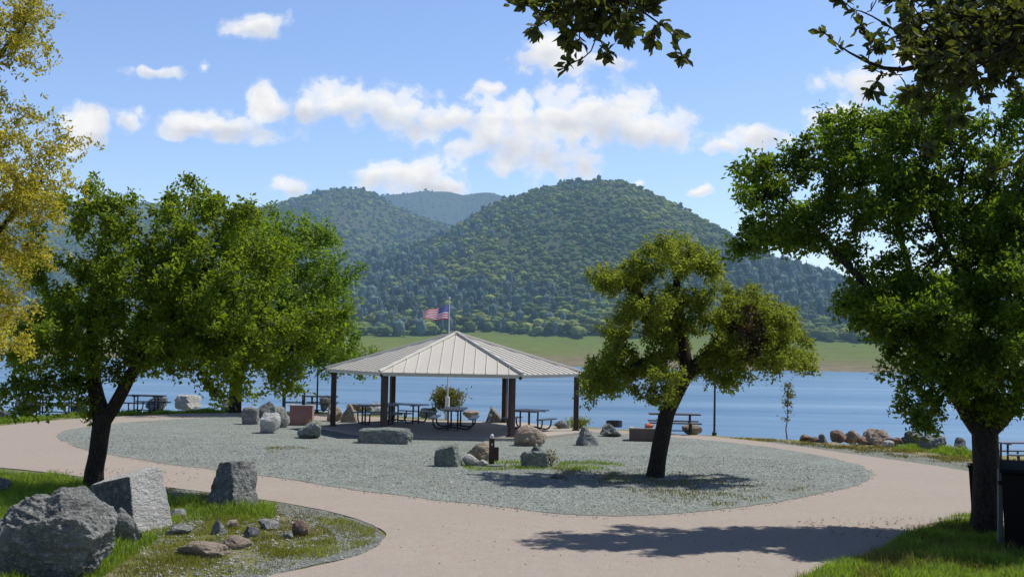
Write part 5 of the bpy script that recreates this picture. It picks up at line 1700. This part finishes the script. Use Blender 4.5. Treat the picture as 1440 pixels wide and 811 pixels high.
# ------------------------------------------------------------------ sky, clouds, sun
SUN_EL, SUN_AZ = R(58), R(66)       # azimuth measured from +Y towards +X
w = bpy.data.worlds.new('World'); scene.world = w; w.use_nodes = True
w.node_tree.nodes.clear()
t = NT(w.node_tree)
wout = t.n('ShaderNodeOutputWorld')
sky = t.n('ShaderNodeTexSky', {'sky_type': 'NISHITA', 'sun_disc': False, 'sun_elevation': SUN_EL, 'sun_rotation': SUN_AZ, 'altitude': 300, 'air_density': 1.0, 'dust_density': 0.6, 'ozone_density': 2.5})
SKY_STR = 0.12
def uv_of(px, py):
    d = ray(px, py); return d.x / d.y, d.z / d.y
clouds_px = [(470, 138, 78, 34), (560, 152, 90, 34), (640, 168, 80, 32), (720, 172, 95, 42), (790, 165, 85, 46), (850, 150, 70, 44), (905, 182, 78, 32), (760, 215, 105, 34), (690, 205, 75, 26),
    (330, 176, 66, 22), (372, 150, 40, 32), (300, 172, 80, 16), (430, 150, 40, 30), (260, 180, 42, 16), (118, 180, 40, 30), (185, 168, 28, 22), (365, 38, 42, 18), (215, 97, 42, 11), (288, 97, 14, 14),
    (575, 248, 72, 34), (525, 244, 36, 22), (632, 262, 34, 18), (415, 268, 34, 15), (780, 78, 76, 26), (850, 84, 42, 12), (690, 117, 24, 13),
    (1215, 118, 60, 26), (1175, 165, 46, 24), (1060, 195, 60, 26), (1015, 206, 34, 13), (990, 266, 23, 9), (897, 253, 14, 8), (1310, 78, 52, 30)]
grp = bpy.data.node_groups.new('cloud_field', 'ShaderNodeTree')
grp.interface.new_socket('UV', in_out='INPUT', socket_type='NodeSocketVector')
grp.interface.new_socket('Fac', in_out='OUTPUT', socket_type='NodeSocketFloat')
grp.interface.new_socket('Low', in_out='OUTPUT', socket_type='NodeSocketFloat')
g = NT(grp)
gi = g.n('NodeGroupInput').outputs[0]
go = g.n('NodeGroupOutput')
warp = g.n('ShaderNodeTexNoise', {}, Vector=gi, Scale=14.0, Detail=3.0, Roughness=0.6).outputs['Color']
wv_ = g.n('ShaderNodeVectorMath', {'operation': 'MULTIPLY_ADD'}, i0=warp, i1=(0.035, 0.026, 0.0), i2=gi)
wsub = g.n('ShaderNodeVectorMath', {'operation': 'SUBTRACT'}, i0=wv_.outputs[0], i1=(0.0175, 0.013, 0.0)).outputs[0]
cur = None
for (cx, cy, rx, ry) in clouds_px:
    u, v = uv_of(cx, cy)
    su, sv = F / (rx * 1.28), F / (ry * 1.28)
    nd = g.n('ShaderNodeVectorMath', {'operation': 'MULTIPLY_ADD'}, i0=wsub, i1=(su, sv, 0), i2=(-u * su, -v * sv, 0)).outputs[0]
    L = g.n('ShaderNodeVectorMath', {'operation': 'LENGTH'}, i0=nd).outputs['Value']
    f = g.math('SUBTRACT', 1.0, L)
    yv = g.n('ShaderNodeSeparateXYZ', {}, Vector=nd).outputs[1]
    fw = g.math('MULTIPLY', g.math('MAXIMUM', f, 0.0), yv)
    cur_low = fw if cur is None else g.math('ADD', cur_low, fw)
    cur = f if cur is None else g.n('ShaderNodeMath', {'operation': 'SMOOTH_MAX'}, i0=cur, i1=f, i2=0.25).outputs[0]
n1 = g.noise(gi, 24.0, 7, 0.63)
vb = g.n('ShaderNodeTexVoronoi', {'feature': 'F1'}, Vector=wsub, Scale=44.0, Detail=1.0, Roughness=0.5).outputs['Distance']
fld = g.math('ADD', cur, g.math('MULTIPLY', g.math('SUBTRACT', n1, 0.5), 2.1))
fld = g.math('ADD', fld, g.math('MULTIPLY', g.math('SUBTRACT', 0.64, vb), 0.65))
g.link(fld, go.inputs[0])
g.link(cur_low, go.inputs[1])
dirv = t.n('ShaderNodeTexCoord').outputs['Generated']
sx = t.n('ShaderNodeSeparateXYZ', {}, Vector=dirv)
yy = t.math('MAXIMUM', sx.outputs[1], 0.05)
uvv = t.n('ShaderNodeCombineXYZ', {}, X=t.math('DIVIDE', sx.outputs[0], yy), Y=t.math('DIVIDE', sx.outputs[2], yy)).outputs[0]
gn = t.t.nodes.new('ShaderNodeGroup'); gn.node_tree = grp
t.link(uvv, gn.inputs[0]); A = gn.outputs[0]; N0 = gn.outputs[1]
shift = t.n('ShaderNodeVectorMath', {'operation': 'ADD'}, i0=uvv, i1=(0.007, 0.014, 0)).outputs[0]
NS = t.noise(shift, 26.0, 3, 0.55)
front = t.math('GREATER_THAN', sx.outputs[1], 0.06)
cov = t.ramp(A, [(-0.0, grey(0)), (0.14, grey(0.14)), (0.40, grey(0.70)), (0.72, grey(0.98))], 'EASE')
cov = t.math('MULTIPLY', cov, front)
lit = t.math('ADD', t.math('MULTIPLY_ADD', t.math('SUBTRACT', NS, 0.5), -2.2, 0.66), t.math('MULTIPLY', N0, 1.7), clamp=True)
thick = t.math('MULTIPLY_ADD', A, -0.10, 1.02)
cl = t.mix(lit, (5.6, 6.0, 6.7), (8.3, 8.3, 8.3))
cl = t.mix(1.0, cl, t.n('ShaderNodeCombineXYZ', {}, X=thick, Y=thick, Z=thick).outputs[0], 'MULTIPLY')
# grade of the clear sky
skyc = t.mix(1.0, sky.outputs[0], (1.20, 1.24, 1.42), 'MULTIPLY')
zen = t.math('SUBTRACT', 1.0, t.math('MULTIPLY', 0.62, t.n('ShaderNodeMapRange', {'interpolation_type': 'SMOOTHSTEP'}, Value=sx.outputs[2], From_Min=0.30, From_Max=0.62).outputs[0]))
skyc = t.mix(1.0, skyc, t.n('ShaderNodeCombineXYZ', {}, X=zen, Y=zen, Z=zen).outputs[0], 'MULTIPLY')
colr = t.mix(cov, skyc, cl)
bg = t.n('ShaderNodeBackground', {}, Color=colr, Strength=SKY_STR)
t.link(bg.outputs[0], wout.inputs[0])
w.cycles.sampling_method = 'NONE'

sd = bpy.data.lights.new('sun', 'SUN'); sd.energy = 4.7; sd.angle = R(0.53); sd.color = (1.0, 0.955, 0.88)
so = bpy.data.objects.new('sun', sd); COL.objects.link(so)
sdir = Vector((math.sin(SUN_AZ) * math.cos(SUN_EL), math.cos(SUN_AZ) * math.cos(SUN_EL), math.sin(SUN_EL)))
so.rotation_euler = sdir.to_track_quat('Z', 'Y').to_euler()
so.location = (20, 20, 40)

# ------------------------------------------------------------------ render settings
scene.render.engine = 'CYCLES'
scene.cycles.use_denoising = True
scene.cycles.max_bounces = 4
scene.cycles.transparent_max_bounces = 4
scene.cycles.caustics_reflective = False
scene.cycles.caustics_refractive = False
scene.view_settings.view_transform = 'Standard'
scene.view_settings.look = 'None'
scene.view_settings.exposure = 0
scene.render.resolution_x, scene.render.resolution_y = 1024, 576
